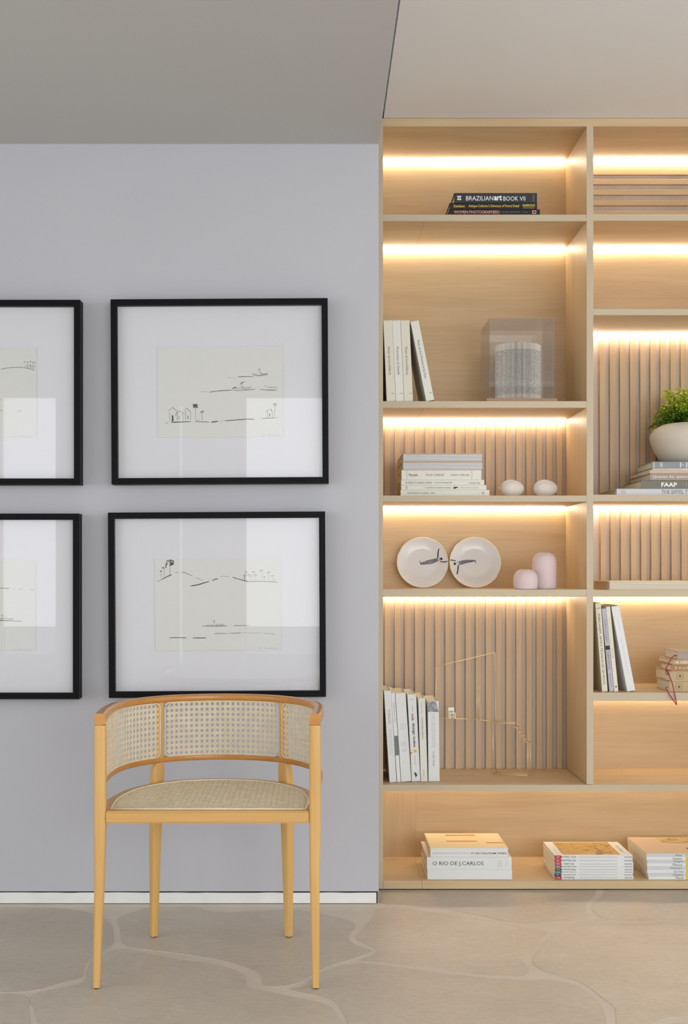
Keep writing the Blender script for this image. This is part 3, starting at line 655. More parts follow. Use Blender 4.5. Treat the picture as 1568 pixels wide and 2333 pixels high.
def foldmat():
    m, nt, b = newmat('printed_folded_pages'); N = nt.nodes.new; L = nt.links.new
    tc = N('ShaderNodeTexCoord'); sp = N('ShaderNodeSeparateXYZ'); L(tc.outputs['Object'], sp.inputs[0])
    w_ = N('ShaderNodeMath'); w_.operation = 'SINE'; s = N('ShaderNodeMath'); s.operation = 'MULTIPLY'; s.inputs[1].default_value = 1500; L(sp.outputs['Z'], s.inputs[0]); L(s.outputs[0], w_.inputs[0])
    mp = N('ShaderNodeMapping'); mp.inputs['Scale'].default_value = (260, 260, 500); L(tc.outputs['Object'], mp.inputs[0])
    n = N('ShaderNodeTexNoise'); n.inputs['Scale'].default_value = 1; L(mp.outputs[0], n.inputs['Vector'])
    a = N('ShaderNodeMath'); a.operation = 'GREATER_THAN'; a.inputs[1].default_value = .1; L(w_.outputs[0], a.inputs[0])
    c = N('ShaderNodeMath'); c.operation = 'GREATER_THAN'; c.inputs[1].default_value = .45; L(n.outputs['Fac'], c.inputs[0])
    d = N('ShaderNodeMath'); d.operation = 'MULTIPLY'; L(a.outputs[0], d.inputs[0]); L(c.outputs[0], d.inputs[1])
    z1 = N('ShaderNodeMath'); z1.operation = 'LESS_THAN'; z1.inputs[1].default_value = .183; L(sp.outputs['Z'], z1.inputs[0])
    z2 = N('ShaderNodeMath'); z2.operation = 'GREATER_THAN'; z2.inputs[1].default_value = .022; L(sp.outputs['Z'], z2.inputs[0])
    e = N('ShaderNodeMath'); e.operation = 'MULTIPLY'; L(z1.outputs[0], e.inputs[0]); L(z2.outputs[0], e.inputs[1])
    f = N('ShaderNodeMath'); f.operation = 'MULTIPLY'; L(d.outputs[0], f.inputs[0]); L(e.outputs[0], f.inputs[1])
    mx = N('ShaderNodeMix'); mx.data_type = 'RGBA'; mx.inputs[6].default_value = (.78, .74, .66, 1); mx.inputs[7].default_value = (.20, .20, .20, 1); L(f.outputs[0], mx.inputs[0])
    L(mx.outputs[2], b.inputs['Base Color']); b.inputs['Roughness'].default_value = .9; return m
dx = X(1180, 4.37)
drum = empty('paper_drum', (dx, 4.37, S2+E+.0168), 'book folded into a drum of printed pages, inside the clear case', 'sculpture')
q = random.Random(5); bm = bmesh.new(); N_ = 170; R0 = 51.5*4.37/F; H0 = 131*4.29/F
bot, top, ci, cb = [], [], bm.verts.new((0, 0, H0-.004)), bm.verts.new((0, 0, .001))
for i in range(N_):
    a = 2*math.pi*i/N_; r = R0*(1 if i % 2 == 0 else q.uniform(.84, .93)) * q.uniform(.985, 1.0); zt = H0 + q.uniform(-.001, .001)
    bot.append(bm.verts.new((r*math.cos(a), r*math.sin(a), 0))); top.append(bm.verts.new((r*math.cos(a), r*math.sin(a), zt)))
for i in range(N_):
    j = (i+1) % N_; bm.faces.new((bot[i], bot[j], top[j], top[i])); bm.faces.new((top[i], top[j], ci)); bm.faces.new((bot[j], bot[i], cb))
obj('folded_pages', bm, foldmat(), drum)
bm = bmesh.new(); tube(bm, [(-.022, -.080, H0-.004), (-.017, -.074, H0+.003), (-.009, -.067, H0+.004), (.0, -.03, H0+.002)], .0014); obj('page_marker', bm, CV['brown'], drum)
# --- third shelf: stack of six pale books
G = 'pale books lying on the third shelf'; Yf = 4.245; k = Yf/F; z = S3+E
rows = [(913, 1115.5, 14, 'ivory', .235, 'pale book with sparse capitals, widest and bottom of the third shelf stack', [('PALM BEACH CLASSIC / 2024', 47, 62, 4, 'grey', .5), ('▪', 188, 5, 5, 'lgrey', .5)]),
        (914, 1108.5, 10.6, 'ivory', .23, 'thin pale book with small black bird mark on its spine', [('O declínio do Império romano', 84, 60, 5, 'grey', .45), ('Charles Fuentes Guimarães', 156, 42, 3.2, 'lgrey', .5)]),
        (914, 1103.5, 12, 'ivory', .235, 'pale book lettered in grey capitals, third from the bottom of its stack', [('ROBERTO BURLE MARX', 41, 61, 4.4, 'grey', .45), ('Uma Fotobiografia.', 97, 40, 5, 'grey', .45), ('Soraia Cals', 168, 25, 4.6, 'grey', .45)]),
        (915, 1097, 22, 'ivory', .24, 'thick pale book with hinge lines and script mark on its spine', [('Plumetis', 27, 20, 6, 'dark', .5), ('THE ART OF BREGUET', 76, 44, 4.6, 'grey', .5), ('SUNDAY 14 APRIL 2002', 133, 42, 4, 'grey', .5)])]
for x0, x1, th, cm, D, lab, tx in rows:
    b, L, t = lying(x0, x1, th, Yf, z, D, CV[cm], M_page, lab, G)
    for s, c_, w_, h_, tm, f_ in tx:
        if s == '▪': patch(b, (c_-2.5)*k, (c_+2.5)*k, t*.3, t*.7, T['lgrey'])
        else: lettering(b, s, c_*k, t*f_, w_*k, h_*k, T[tm])
    if th == 22:
        for xx in (12, 160): patch(b, xx*k, (xx+1)*k, .001, t-.001, T['lgrey'])
    if th == 10.6:
        patch(b, 12*k, 13.5*k, t*.15, t*.85, T['grey']); bm = bmesh.new()
        ribbon(bm, [(119*k, t*.35), (124*k, t*.5), (130*k, t*.5)], .004, -.0006); ribbon(bm, [(121*k, t*.8), (123*k, t*.3)], .003, -.0006); ribbon(bm, [(126*k, t*.7), (122*k, t*.15)], .003, -.0006); obj('bird_mark', bm, T['dark'], b, recalc=False)
    z += t+E
for x0, x1, th, D, lab in ((917, 1101, 19, .25, 'grey-paged hardback lying with its page edges outward, fifth up in its stack'), (917.5, 1100.5, 18.5, .255, 'grey-paged hardback crowning the third shelf stack, page edges outward')):
    b, L, t = lying(x0, x1, th, Yf, z, D, CV['pinkish'], M_pagew, lab, G, fore=True, board=.0024); z += t+E
# --- two white eggs
M_egg = pm('matt_white_shell', (228, 222, 214), .55, .3)
for px, lab, ang in ((1166.5, 'white ostrich egg nearest the book stack, small nub at its end', 6), (1243.5, 'white ostrich egg without nub, further from the book stack', -8)):
    bm = bmesh.new(); bmesh.ops.create_uvsphere(bm, u_segments=40, v_segments=24, radius=1)
    Y = 4.33; rx, rz = 27.3*Y/F, 20.3*Y/F
    for v in bm.verts:
        x_, y_, z_ = v.co; kx_ = 1 - .10*x_; v.co = (x_*rx, y_*rz*kx_, z_*rz*kx_)
    if ang > 0: bmesh.ops.create_cone(bm, cap_ends=True, segments=12, radius1=.0035, radius2=.0022, depth=.008, matrix=Matrix.Translation((-rx-.0015, 0, .002)) @ Matrix.Rotation(math.radians(-90), 4, 'Y'))
    o = obj('ostrich_egg', bm, M_egg, None, (X(px, Y), Y, S3 + rz*1.012), smooth=True)
    tag(o, lab, 'egg', 'white eggs on the third shelf')
# --- two plates with ink swimmers
M_plate = pm('glazed_white_plate', (222, 225, 228), .18, .6); M_prim = pm('gilt_rim', (236, 224, 198), .3, .5)
PR = 58.2*4.525/F; TI = math.radians(11)
def ph(r):           # height of the dish surface towards the viewer at radius r
    r /= PR
    return .001 if r < .56 else .001 + .012*((r-.56)/.44)**1.3
SWIM_L = dict(c=(272, 302), body=[(258,300),(330,275),(400,260),(414,285),(350,312),(262,318)], lines=[([(250,280),(260,318)],8),([(405,265),(408,215),(415,178)],9),([(425,293),(460,297),(492,290)],7),([(414,262),(430,290)],6)], head=(438,268))
SWIM_R = dict(c=(718, 300), body=[(582,285),(650,272),(725,275),(732,285),(650,302),(582,320)], lines=[([(722,278),(726,306)],7),([(577,315),(570,370),(560,405)],9),([(498,280),(530,280),(556,286)],7),([(562,300),(580,290)],6)], head=(542,310))
for px, sw, lab in ((963, SWIM_L, 'white plate with ink swimmer raising an arm, beside the bookcase side'), (1083, SWIM_R, 'white plate with ink swimmer lowering an arm, beside the pink vases')):
    p = empty('plate', (X(px, 4.52), 4.515, S4+E+.0005), lab, 'plate', 'swimmer plates on the fourth shelf', (TI*-1, 0, 0))
    bm = bmesh.new(); prof = [(PR*q/20, ph(PR*q/20)) for q in range(1, 21)]; n = 72; rings = []
    for r, h in prof: rings.append([(r*math.cos(2*math.pi*i/n), -h, PR + r*math.sin(2*math.pi*i/n)) for i in range(n)])
    for r, h in [(PR*1.0, ph(PR)-.0022)] + [(r, h-.004) for r, h in prof[::-1][1:]]: rings.append([(r*math.cos(2*math.pi*i/n), -h, PR + r*math.sin(2*math.pi*i/n)) for i in range(n)])
    loft(bm, rings); obj('dish', bm, M_plate, p, smooth=True)
    bm = bmesh.new(); tube(bm, [(PR*.992*math.cos(2*math.pi*i/72), -ph(PR)+.001, PR+PR*.992*math.sin(2*math.pi*i/72)) for i in range(73)], .0019); obj('rim', bm, M_prim, p, smooth=True)
    sc = PR/218; f = lambda q: ((q[0]-sw['c'][0])*sc, (sw['c'][1]-q[1])*sc)
    yy = lambda x_, z_: -ph(math.hypot(x_, z_-PR))-.0006
    bm = bmesh.new()
    for pts, wd in sw['lines']: ribbon(bm, [(f(a)[0], f(a)[1]+PR) for a in pts], wd*sc, yy)
    hx, hz = f(sw['head']); hz += PR
    bm.faces.new([bm.verts.new((hx+13*sc*math.cos(a), yy(hx, hz), hz+11*sc*math.sin(a))) for a in [2*math.pi*i/14 for i in range(14)]])
    fig = obj('swimmer_drawing', bm, M_ink, p, recalc=False)
    bm = bmesh.new(); bp = [f(a) for a in sw['body']]
    up, lo = [bp[0], bp[1], bp[2]], [bp[5], bp[4], bp[3]]
    for i in range(2):
        for s_ in range(6):
            a = [up[i][j]+(up[i+1][j]-up[i][j])*s_/6 for j in (0, 1)]; b_ = [up[i][j]+(up[i+1][j]-up[i][j])*(s_+1)/6 for j in (0, 1)]
            c_ = [lo[i][j]+(lo[i+1][j]-lo[i][j])*s_/6 for j in (0, 1)]; d_ = [lo[i][j]+(lo[i+1][j]-lo[i][j])*(s_+1)/6 for j in (0, 1)]
            bm.faces.new([bm.verts.new((v[0], yy(v[0], v[1]+PR), v[1]+PR)) for v in (a, b_, d_, c_)])
    obj('swimmer_dress', bm, plain('dress_ink', (.20, .21, .23), .7, noise=.55, nscale=160), p, recalc=False)
# --- pink vases
M_pink = pm('matt_pink_ceramic', (220, 200, 200), .6, .3)
for px0, px1, pt, pb, Y, lab in ((1170, 1225.5, 1298, 1343, 4.262, 'short domed matt pink vase in front of the taller one'), (1213.5, 1268, 1258, 1341, 4.31, 'tall domed matt pink vase behind the short one')):
    k = Y/F; R = (px1-px0)/2*k; H = (pb-pt)*k; d = R*.80
    prof = [(R*.90, 0), (R*.955, .0015), (R, .012)] + [(R, H-d)] + [(R*.42 + R*.58*math.cos(math.radians(a))**1.15, H-d + d*.98*math.sin(math.radians(a))) for a in range(10, 91, 10)]
    prof += [(R*.40, H), (R*.36, H-.004), (R*.34, H*.6), (.001, H*.55)]
    bm = bmesh.new(); lathe(bm, prof, 56); o = obj('vase', bm, M_pink, None, (X((px0+px1)/2, Y), Y, S4+E), smooth=40); tag(o, lab, 'vase', 'pink vases on the fourth shelf')
# --- fifth shelf: leaning white books
G = 'white books leaning on the fifth shelf'; 
def wob(xb, wp, xt, yt, yb_, Y, cm, D, lab, tx, hard=True):
    hp = yb_-yt; ln = math.degrees(math.atan2(xb-xt, hp)); b, h, t = standing(xb, wp, hp, Y, S5+E, D, ln, CV[cm], M_page, lab, G, hard=hard, board=.0018); k = Y/F
    for s, f_, wd, ht, tm, bo in tx: lettering(b, s, t*.5, h*(1-f_), h*wd, ht*k, T[tm], rot=-90, bold=bo)
    return b, h, t, k
b, h, t, k = wob(888, 16.0, 875, 1574, 1782.5, 4.255, 'white', .23, 'white wedding book leaning against the bookcase side, first in the low row', [('InStyle', .285, .15, 8, 'lgrey', .0), ('WEDDINGS', .55, .29, 8, 'silver', 0)])
b, h, t, k = wob(905.2, 8.4, 891.6, 1577, 1780, 4.262, 'white', .22, 'thin white book with a grey photograph band, second in the low row', [('Fotografia Brasileira  Ensaios', .22, .24, 3, 'grey', 0)], False); patch(b, .0005, t-.0005, h*.30, h*.52, T['grey'])
b, h, t, k = wob(914.6, 23, 901.2, 1577, 1778.5, 4.268, 'white', .225, 'thick white book with small stacked grey lettering, third in the low row', [])
for zz, wd in ((.65, .05), (.627, .05), (.604, .045), (.445, .04), (.425, .05), (.405, .045), (.365, .03), (.345, .05)): lettering(b, 'arquitetura', t*.5, h*zz, t*.5, .0022, T['grey'], rot=0)
b, h, t, k = wob(938.8, 19.6, 928.4, 1579.4, 1778, 4.272, 'white', .23, 'white design book with pink and black title and running figure, fourth in the low row', [('web', .26, .085, 6, 'pink', .02), ('design index', .47, .28, 7, 'dark', .015), ('pepin press', .165, .07, 2.5, 'grey', 0), ('the pepin press', .755, .1, 2.5, 'grey', 0)])
patch(b, t*.1, t*.8, h*.325, h*.37, T['cream']); patch(b, t*.42, t*.72, h*.335, h*.362, T['yellow'], y=-.0007); patch(b, t*.02, t*.14, h*.318, h*.335, T['pink']); patch(b, t*.3, t*.65, h*.942, h*.946, T['grey'])
bm = bmesh.new(); ribbon(bm, [(t*.35, h*.105), (t*.5, h*.085), (t*.6, h*.06)], .004, -.0006); ribbon(bm, [(t*.3, h*.085), (t*.42, h*.09), (t*.5, h*.045)], .003, -.0006); ribbon(bm, [(t*.55, h*.085), (t*.72, h*.095)], .002, -.0006); obj('running_figure', bm, T['dark'], b, recalc=False)
b, h, t, k = wob(959.2, 15.8, 953, 1588, 1778, 4.272, 'ivory', .22, 'ivory white book with faint grey title, fifth in the low row', [('HISTÓRIA DA ARTE', .12, .14, 3.5, 'lgrey', 0), ('AUTOMÓVEIS CLÁSSICOS', .36, .26, 4.5, 'grey', 0), ('Larousse', .9, .09, 3.5, 'lgrey', 0)])
b, h, t, k = wob(976.8, 25.4, 974.6, 1594, 1777, 4.276, 'white', .225, 'white photography book with grey picture band atop its spine, last in the row', [('A Life\'s Work', .72, .19, 6, 'lgrey', .01), ('HORIZONTE', .37, .42, 9, 'silver', .01)])
patch(b, .0008, t-.0008, h*.865, h*.995, plain('grey_photo_print', (.30, .30, .31), .5, noise=.7, nscale=70), 'spine_photo')
# --- gold wire sculpture
M_gold = plain('brass_wire', (.86, .66, .36), .35, .6, .55)
M_mini = pm('white_enamel', (240, 238, 232), .4)
ws = empty('wire_sculpture', (X(1166, 4.43), 4.43, S5), 'thin brass wire house outline with tiny stairs and white chair', 'sculpture')
def wp(px, py, Y): return P(1.0*(860+px/4.126), 1480+py/4.126, Y) - ws.location
r = .0015; zf = .0016
FL, FR, BL, BR = [Vector(v) for v in ((.6457, 4.440, S5), (.766, 4.386, S5), (.6626, 4.476, S5), (.7806, 4.413, S5))]
def up(v, z): return Vector((v.x, v.y, z)) - ws.location
zt = Z(1646, 4.44); zst = Z(1691, 4.39)
bm = bmesh.new()
def wire(*pts): tube(bm, pts, r, 6)
b0 = S5+zf
for a, c in ((FL, FR), (FR, BR), (BR, BL), (BL, FL)): wire(up(a, b0), up(c, b0))
wire(up(FL, b0), up(FL, zt)); wire(up(BL, b0), wp(1107, 28, 4.476)); wire(up(FR, b0), up(FR, zst)); wire(up(BR, b0), up(BR, zst))
TR_F, TR_B = FL.lerp(FR, .60), BL.lerp(BR, .60)
wire(up(FL, zt), up(TR_F, zt)); wire(up(BL, zt), up(TR_B, zt)); wire(up(FL, zt), up(BL, zt)); wire(up(TR_F, zt), up(TR_B, zt))
wire(up(BL, zt), wp(955, 662, 4.46)); wire(wp(955, 662, 4.46), wp(957, 338, 4.46)); wire(wp(937, 338, 4.46), wp(937, 655, 4.46)); wire(wp(937, 655, 4.46), wp(550, 645, 4.46)); wire(wp(550, 645, 4.46), wp(550, 160, 4.46)); wire(wp(550, 160, 4.46), wp(1107, 28, 4.476))
obj('wire_frame', bm, M_gold, ws, smooth=True)
bm = bmesh.new(); ns = 5
for i in range(ns):
    f0, f1 = .60+.40*i/ns, .60+.40*(i+1)/ns; za, zb2 = zt+(zst-zt)*i/ns, zt+(zst-zt)*(i+1)/ns
    for A, B in ((FL, FR), (BL, BR)): wire(up(A.lerp(B, f0), za), up(A.lerp(B, f0), zb2)); wire(up(A.lerp(B, f0), zb2), up(A.lerp(B, f1), zb2))
    for ff in (f0, f1): wire(up(FL.lerp(FR, ff), zb2), up(BL.lerp(BR, ff), zb2))
obj('wire_stairs', bm, M_gold, ws, smooth=True)
bm = bmesh.new(); k2 = 4.46/F; o0 = wp(700, 650, 4.455); u = k2/4.126
def mb(x0, x1, y0, y1, z0, z1): bbox(bm, o0.x+x0*u, o0.x+x1*u, o0.y+y0, o0.y+y1, o0.z+z0*u, o0.z+z1*u)
mb(-30, -23, .008, .010, 3, 105); mb(17, 24, .008, .010, 3, 105); mb(-22.8, 16.8, .0084, .0096, 72, 103); mb(-22, 34, -.008, .0078, 50.2, 57); mb(-22, -15, -.008, -.006, 3, 50); mb(27, 34, -.008, -.006, 3, 50); mb(-14.8, 26.8, -.0076, -.0064, 18, 23)
obj('miniature_chair', bm, M_mini, ws)

# ------------------------------------------------------------------ bottom row stacks
G = 'white books in the pile on the base board'; Yf = 4.228; k = Yf/F; z = SB+E
b, L, t = lying(974, 1167, 22.5, Yf, z, .25, CV['white'], M_page, 'plain white book without lettering, bottom of the three-book pile on the base', G); z += t+E
b, L, t = lying(973, 1166, 28, Yf, z, .25, CV['white'], M_page, 'thick white book with large dark capitals, middle of the three-book pile', G)
lettering(b, 'O RIO DE J.CARLOS', 71*k, t*.46, 116*k, 11*k, T['dark'], bold=-.004)
for q in range(4): lettering(b, 'secretaria cultura', (162+q*3)*k, t*.5, 15*k, 1.6*k, T['lgrey'], rot=-90); 
for q in range(2): lettering(b, 'prefeitura', (180+q*3)*k, t*.5, 13*k, 1.6*k, T['lgrey'], rot=-90)
z += t+E
b, L, t = lying(980.5, 1158, 21, Yf, z, .238, CV['butter'], M_page, 'butter yellow art book with orange bars on its cover, top of the pile', G)
patch(b, .0008, L-.0008, .0008, t-.001, CV['white'], 'spine_band')
lettering(b, 'OBRAS MAESTRAS DE LA', L-44*k, t*.42, 82*k, 4*k, T['dark'], rot=180, y=-.0007, bold=.006); lettering(b, 'COLECCIÓN GUGGENHEIM', 47*k, t*.42, 84*k, 4*k, T['lgrey'], rot=180, y=-.0007)
def top_patch(par, x0, x1, y0, y1, zt_, mat, name='cover_print', th=.0004):
    bm = bmesh.new(); bbox(bm, x0, x1, y0, y1, zt_-.0003, zt_+th); return obj(name, bm, mat, par)
for a in ((.27, .67, .195, .212), (.25, .65, .10, .113), (.76, .99, .076, .088)): top_patch(b, L*a[0], L*a[1], a[2], a[3], t, T['orange'])
for q in range(30): top_patch(b, L*(.04+.03*q), L*(.045+.03*q)+.002, .008, .012, t, T['cream'])
def paint(name, cols, sc):
    m, nt, b = newmat(name); N = nt.nodes.new; L = nt.links.new
    tc = N('ShaderNodeTexCoord'); n = N('ShaderNodeTexNoise'); n.inputs['Scale'].default_value = sc; n.inputs['Detail'].default_value = 4; n.inputs['Distortion'].default_value = 1.5
    r = N('ShaderNodeValToRGB'); r.color_ramp.elements.remove(r.color_ramp.elements[1])
    for i, c in enumerate(cols):
        e = r.color_ramp.elements[0] if i == 0 else r.color_ramp.elements.new(.3+.4*i/(len(cols)-1)); e.position = .3+.4*i/(len(cols)-1); e.color = (*c, 1)
    L(tc.outputs['Object'], n.inputs['Vector']); L(n.outputs['Fac'], r.inputs[0]); L(r.outputs[0], b.inputs['Base Color']); b.inputs['Roughness'].default_value = .4; return m
M_paint = paint('ochre_painting_print', [(.20, .10, .03), (.50, .29, .06), (.62, .40, .10), (.38, .20, .05)], 26)
M_paint2 = paint('olive_painting_print', [(.25, .17, .06), (.45, .33, .14), (.62, .47, .22)], 30)
G = 'slim art magazines in the striped stack'; z = SB+E; q = random.Random(2)
tags = ['red', 'navy', 'teal', 'brown', 'green', 'pink', 'red', 'red']; names = ['Realismo', 'Impressionismo', 'O século de ouro', 'Maneirismo', 'Pintura moderna Picasso', 'Art déco', 'Art Nouveau', 'Arte Clássica']
words = ['bottom magazine of the striped stack, red tag on its white spine', 'white magazine with navy spine tag, directly on the bottom one', 'thin white magazine with teal spine tag, third from the base board', 'white magazine with brown spine tag, fourth from the base board', 'white magazine with green spine tag, fifth from the base board',
         'white magazine with dark pink spine tag, sixth from the base board', 'white magazine with red spine tag, directly below the painted cover', 'top magazine of the striped stack, cover showing an ochre painting']
ths = [7.2, 7, 4.6, 7, 5.8, 7, 8, 7.6]
for i in range(8):
    o = q.uniform(-.8, .8)
    b, L, t = lying(1264+o-.5*(i > 5), 1443+o-1.5*(i > 5), ths[i], Yf+q.uniform(-.001, .002), z, .213, CV['white'], M_page, words[i], G, hard=False)
    patch(b, .0004, 15.5*k, .0003, t-.0003, T[tags[i]], 'spine_tag'); lettering(b, 'n%d' % (i+1) if i % 2 else '....', 8*k, t*.5, 6*k, t*.4, T['white'], rot=180, y=-.0008)
    lettering(b, names[i], 32*k, t*.5, min(34, 3.1*len(names[i]))*k, t*.55, T['dark'], rot=180); lettering(b, 'GRANDES MESTRES', 168*k, t*.5, 18*k, t*.36, T['dark'], rot=180)
    patch(b, 56*k, 143*k, t*.46, t*.54, T['grey'], 'spine_rule'); z += t+.0001
top_patch(b, L*.115, L*.855, .012, .205, t, M_paint, 'cover_picture'); lettering(b, 'Arte Clássica', L*.925, .1, .10, .012, T['grey'], rot=-90, frame=lambda x, y, zz: (x, zz, t+.0004), name='cover_lettering'); lettering(b, 'Grandes', L*.06, .06, .06, .006, T['lgrey'], rot=-90, frame=lambda x, y, zz: (x, zz, t+.0004), name='cover_lettering')
G = 'artist monographs in the stack by the frame edge'; z = SB+E
nm = ['Munch', 'Cézanne', 'Da Vinci', 'Velázquez', 'Matisse', 'Gauguin', 'Cézanne', 'Klimt']; ct = [1549, 1545, 1547, 1541, 1544, 1546, 1543, 1547]; wid = [18, 23, 22, 27, 22, 22, 22, 14]
wl = ['bottom', 'second lowest', 'third lowest', 'fourth lowest', 'fifth lowest', 'sixth lowest', 'seventh lowest', 'topmost']
for i in range(8):
    o = q.uniform(-1.2, 1.2); x0 = 1477-.5*i+o; x1 = 1660+o
    b, L, t = lying(x0, x1, 7.35, Yf+q.uniform(-.0015, .003), z, .262, CV['silver' if i % 2 else 'white'], M_page, 'slim white artist monograph, %s of the stack cut by the photo edge' % wl[i] if i < 7 else 'topmost slim monograph with olive painting on its buff cover, by the photo edge', G, hard=False)
    lettering(b, nm[i], (ct[i]-x0)*k, t*.5, wid[i]*k, t*.72, T['grey']); patch(b, (1563-x0)*k, (1568-x0)*k, .0004, t-.0004, T['yellow'], 'spine_tag'); z += t+.0001
top_patch(b, .0005, L-.0005, .0005, .2615, t, CV['pinkish'], 'cover_print', .0003); top_patch(b, L*.36, L*.98, .16, .256, t, M_paint2, 'cover_picture', .0006); top_patch(b, L*.57, L*.60, .02, .09, t, T['brown'], 'cover_mark', .0006)

# ------------------------------------------------------------------ second bay: plant on books
G = 'books under the fern bowl'; Yf = 4.232; k = Yf/F; z = R3+E
b, L, t = lying(1405.4, 1690, 14.2, Yf, z, .275, CV['silver'], M_page, 'long silver white book at the bottom of the fern pile', G)
lettering(b, 'THE EIFFEL TOWER', 148*k, t*.5, 92*k, 9*k, T['grey']); 
for q_ in range(18): patch(b, (9+(q_ % 6)*2)*k, (10+(q_ % 6)*2)*k, t*(.18+.22*(q_//6)+.03*((q_*7) % 5)), t*(.28+.22*(q_//6)+.03*((q_*7) % 5)), T['grey' if q_ % 3 else 'lgrey'])
z += t+E
b, L, t = lying(1461, 1680, 19, Yf, z, .25, CV['olive'], M_page, 'grey olive book with bold white capitals, second from the bottom of fern pile', G)
lettering(b, 'FAAP', 64*k, t*.48, 36*k, 10*k, T['white'], bold=.03); lettering(b, '◄)|', 97*k, t*.48, 12*k, 8*k, T['lgrey']) if False else patch(b, 91*k, 101*k, t*.32, t*.65, T['grey']); patch(b, 103*k, 104*k, t*.2, t*.8, T['lgrey']); z += t+E
b, L, t = lying(1481.5, 1690, 15.6, Yf, z, .27, CV['taupe'], M_page, 'taupe book with white sentence lettering, middle of the fern pile', G)
lettering(b, 'Quanto fui, quanto não fui, tudo isso sou', 98*k, t*.48, 184*k, 7.5*k, T['white']); z += t+E
b, L, t = lying(1481, 1676, 6.6, Yf, z, .262, CV['pinkish'], M_page, 'thin pale tan book between taupe and blue grey ones', G, hard=False); z += t+E
b, L, t = lying(1486.6, 1672, 4.2, Yf, z, .21, pm('floral_cover', (204, 190, 184), noise=.25), M_page, 'thinnest booklet with mottled pale cover, just below the blue grey book', G, hard=False); z += t+E
b, L, t = lying(1485.5, 1670, 15.4, Yf, z, .2, CV['greyblue'], M_page, 'blue grey book with silver spine marks, directly under the fern bowl', G)
for a0, a1 in ((4, 6), (64, 67), (78, 81), (18.5, 19.5), (23, 24.5)): patch(b, a0*k, a1*k, t*.12, t*.9, T['silver'])
lettering(b, '3', 21*k, t*.5, 3*k, 7*k, T['silver']); lettering(b, 'R', 72*k, t*.5, 5*k, 4*k, T['silver']); z += t+E
Yp = 4.388; kp = Yp/F
bowl = empty('fern_bowl', (X(1583, Yp), Yp, z), 'round white bowl planter with bright green fern, on the book pile', 'plant')
RW = 100*kp; prof = [(.001, 0), (.092, 0), (.100, .003), (.124, .020), (.143, .048), (.155, .080), (RW, .107), (.1555, .118), (.147, .132), (.128, .144), (.122, .147), (.117, .145), (.116, .128), (.001, .125)]
bm = bmesh.new(); lathe(bm, prof, 64); obj('bowl', bm, pm('matt_white_stoneware', (216, 208, 194), .65, .25, .03), bowl, smooth=40)
bm = bmesh.new(); lathe(bm, [(.116, .126), (.07, .134), (.001, .136)], 32); obj('soil', bm, plain('dark_soil', (.03, .022, .015), .95, .1, noise=.4, nscale=80), bowl)
def leafmat():
    m, nt, b = newmat('fern_leaf'); N = nt.nodes.new; L = nt.links.new
    at_ = N('ShaderNodeVertexColor'); at_.layer_name = 'shade'
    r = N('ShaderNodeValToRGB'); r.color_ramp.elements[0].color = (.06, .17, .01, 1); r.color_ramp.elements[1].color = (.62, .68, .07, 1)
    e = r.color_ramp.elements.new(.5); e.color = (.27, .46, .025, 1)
    L(at_.outputs[0], r.inputs[0]); L(r.outputs[0], b.inputs['Base Color']); b.inputs['Roughness'].default_value = .5; b.inputs['Transmission Weight'].default_value = 0
    return m
q = random.Random(11); bm = bmesh.new(); col = bm.loops.layers.color.new('shade'); stems = bmesh.new()
for i in range(185):
    a = q.uniform(0, 2*math.pi); inner_ = q.random(); r0 = .02 + .075*q.random()
    if i < 62: rise, reach, droop = q.uniform(.015, .06), q.uniform(.045, .095), q.uniform(.02, .06)
    else: rise, reach, droop = q.uniform(.05, .115), q.uniform(.01, .06), q.uniform(0, .025)
    p0 = Vector((r0*math.cos(a), r0*math.sin(a), .132)); rise *= 1.32; d = Vector((math.cos(a), math.sin(a), 0)); n = 9
    lim = .158
    pts = []
    for s_ in range(n+1):
        t_ = s_/n; p = p0 + d*reach*t_ + Vector((0, 0, rise*(1-(1-t_)**2) - droop*t_**3)); rr_ = math.hypot(p.x, p.y)
        if p.y > .135: p.y = .135
        if p.z < .15 and rr_ > .11: p.z = max(p.z, .150 if rr_ < .13 else .118)
        pts.append(p)
    tube(stems, pts, .0006, 4)
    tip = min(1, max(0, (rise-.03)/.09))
    for s_ in range(2, n+1):
        for side in (-1, 1):
            for lf in range(3):
                c = pts[s_] + Vector((-d.y, d.x, 0))*side*q.uniform(.002, .014)*(1.15-s_/n*.5) + Vector((q.uniform(-.004, .004), q.uniform(-.004, .004), q.uniform(-.005, .005)))
                ax = Vector((q.uniform(-1, 1), q.uniform(-1, 1), q.uniform(-.5, .5))).normalized(); ay = ax.cross(Vector((q.uniform(-.5, .5), q.uniform(-.5, .5), 1))).normalized(); sz = q.uniform(.0032, .0062)
                nz = ax.cross(ay)
                vs = [bm.verts.new(c + ax*sz*u_ + ay*sz*v_ + nz*sz*w_) for u_, v_, w_ in ((-1, 0, 0), (-.3, -.75, .2), (.75, -.6, .1), (1, 0, -.15), (.75, .6, .1), (-.3, .75, .2))]
                f = bm.faces.new(vs); sh = min(1, max(0, max(0, (c.z-.145)/.075)*.62 + .10 + .18*(s_/n) + q.uniform(-.15, .28)))  # paler leaf tips, plus painted light: dark low inside, bright on top
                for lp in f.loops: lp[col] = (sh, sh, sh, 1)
fo = obj('foliage', bm, leafmat(), bowl, recalc=False); fo['kind'] = 'stuff'
obj('stems', stems, plain('fern_stem', (.05, .06, .015), .6), bowl)
# --- big flat book, fourth opening
Yf = 4.225; k = Yf/F
b, L, t = lying(1388, 1640, 20, Yf, R4+E, .232, CV['butter'], M_pagel, 'large cream book lying alone with its page edges outward, below the slats', 'books on the fourth opening', fore=True, board=.0028)
del b['group']
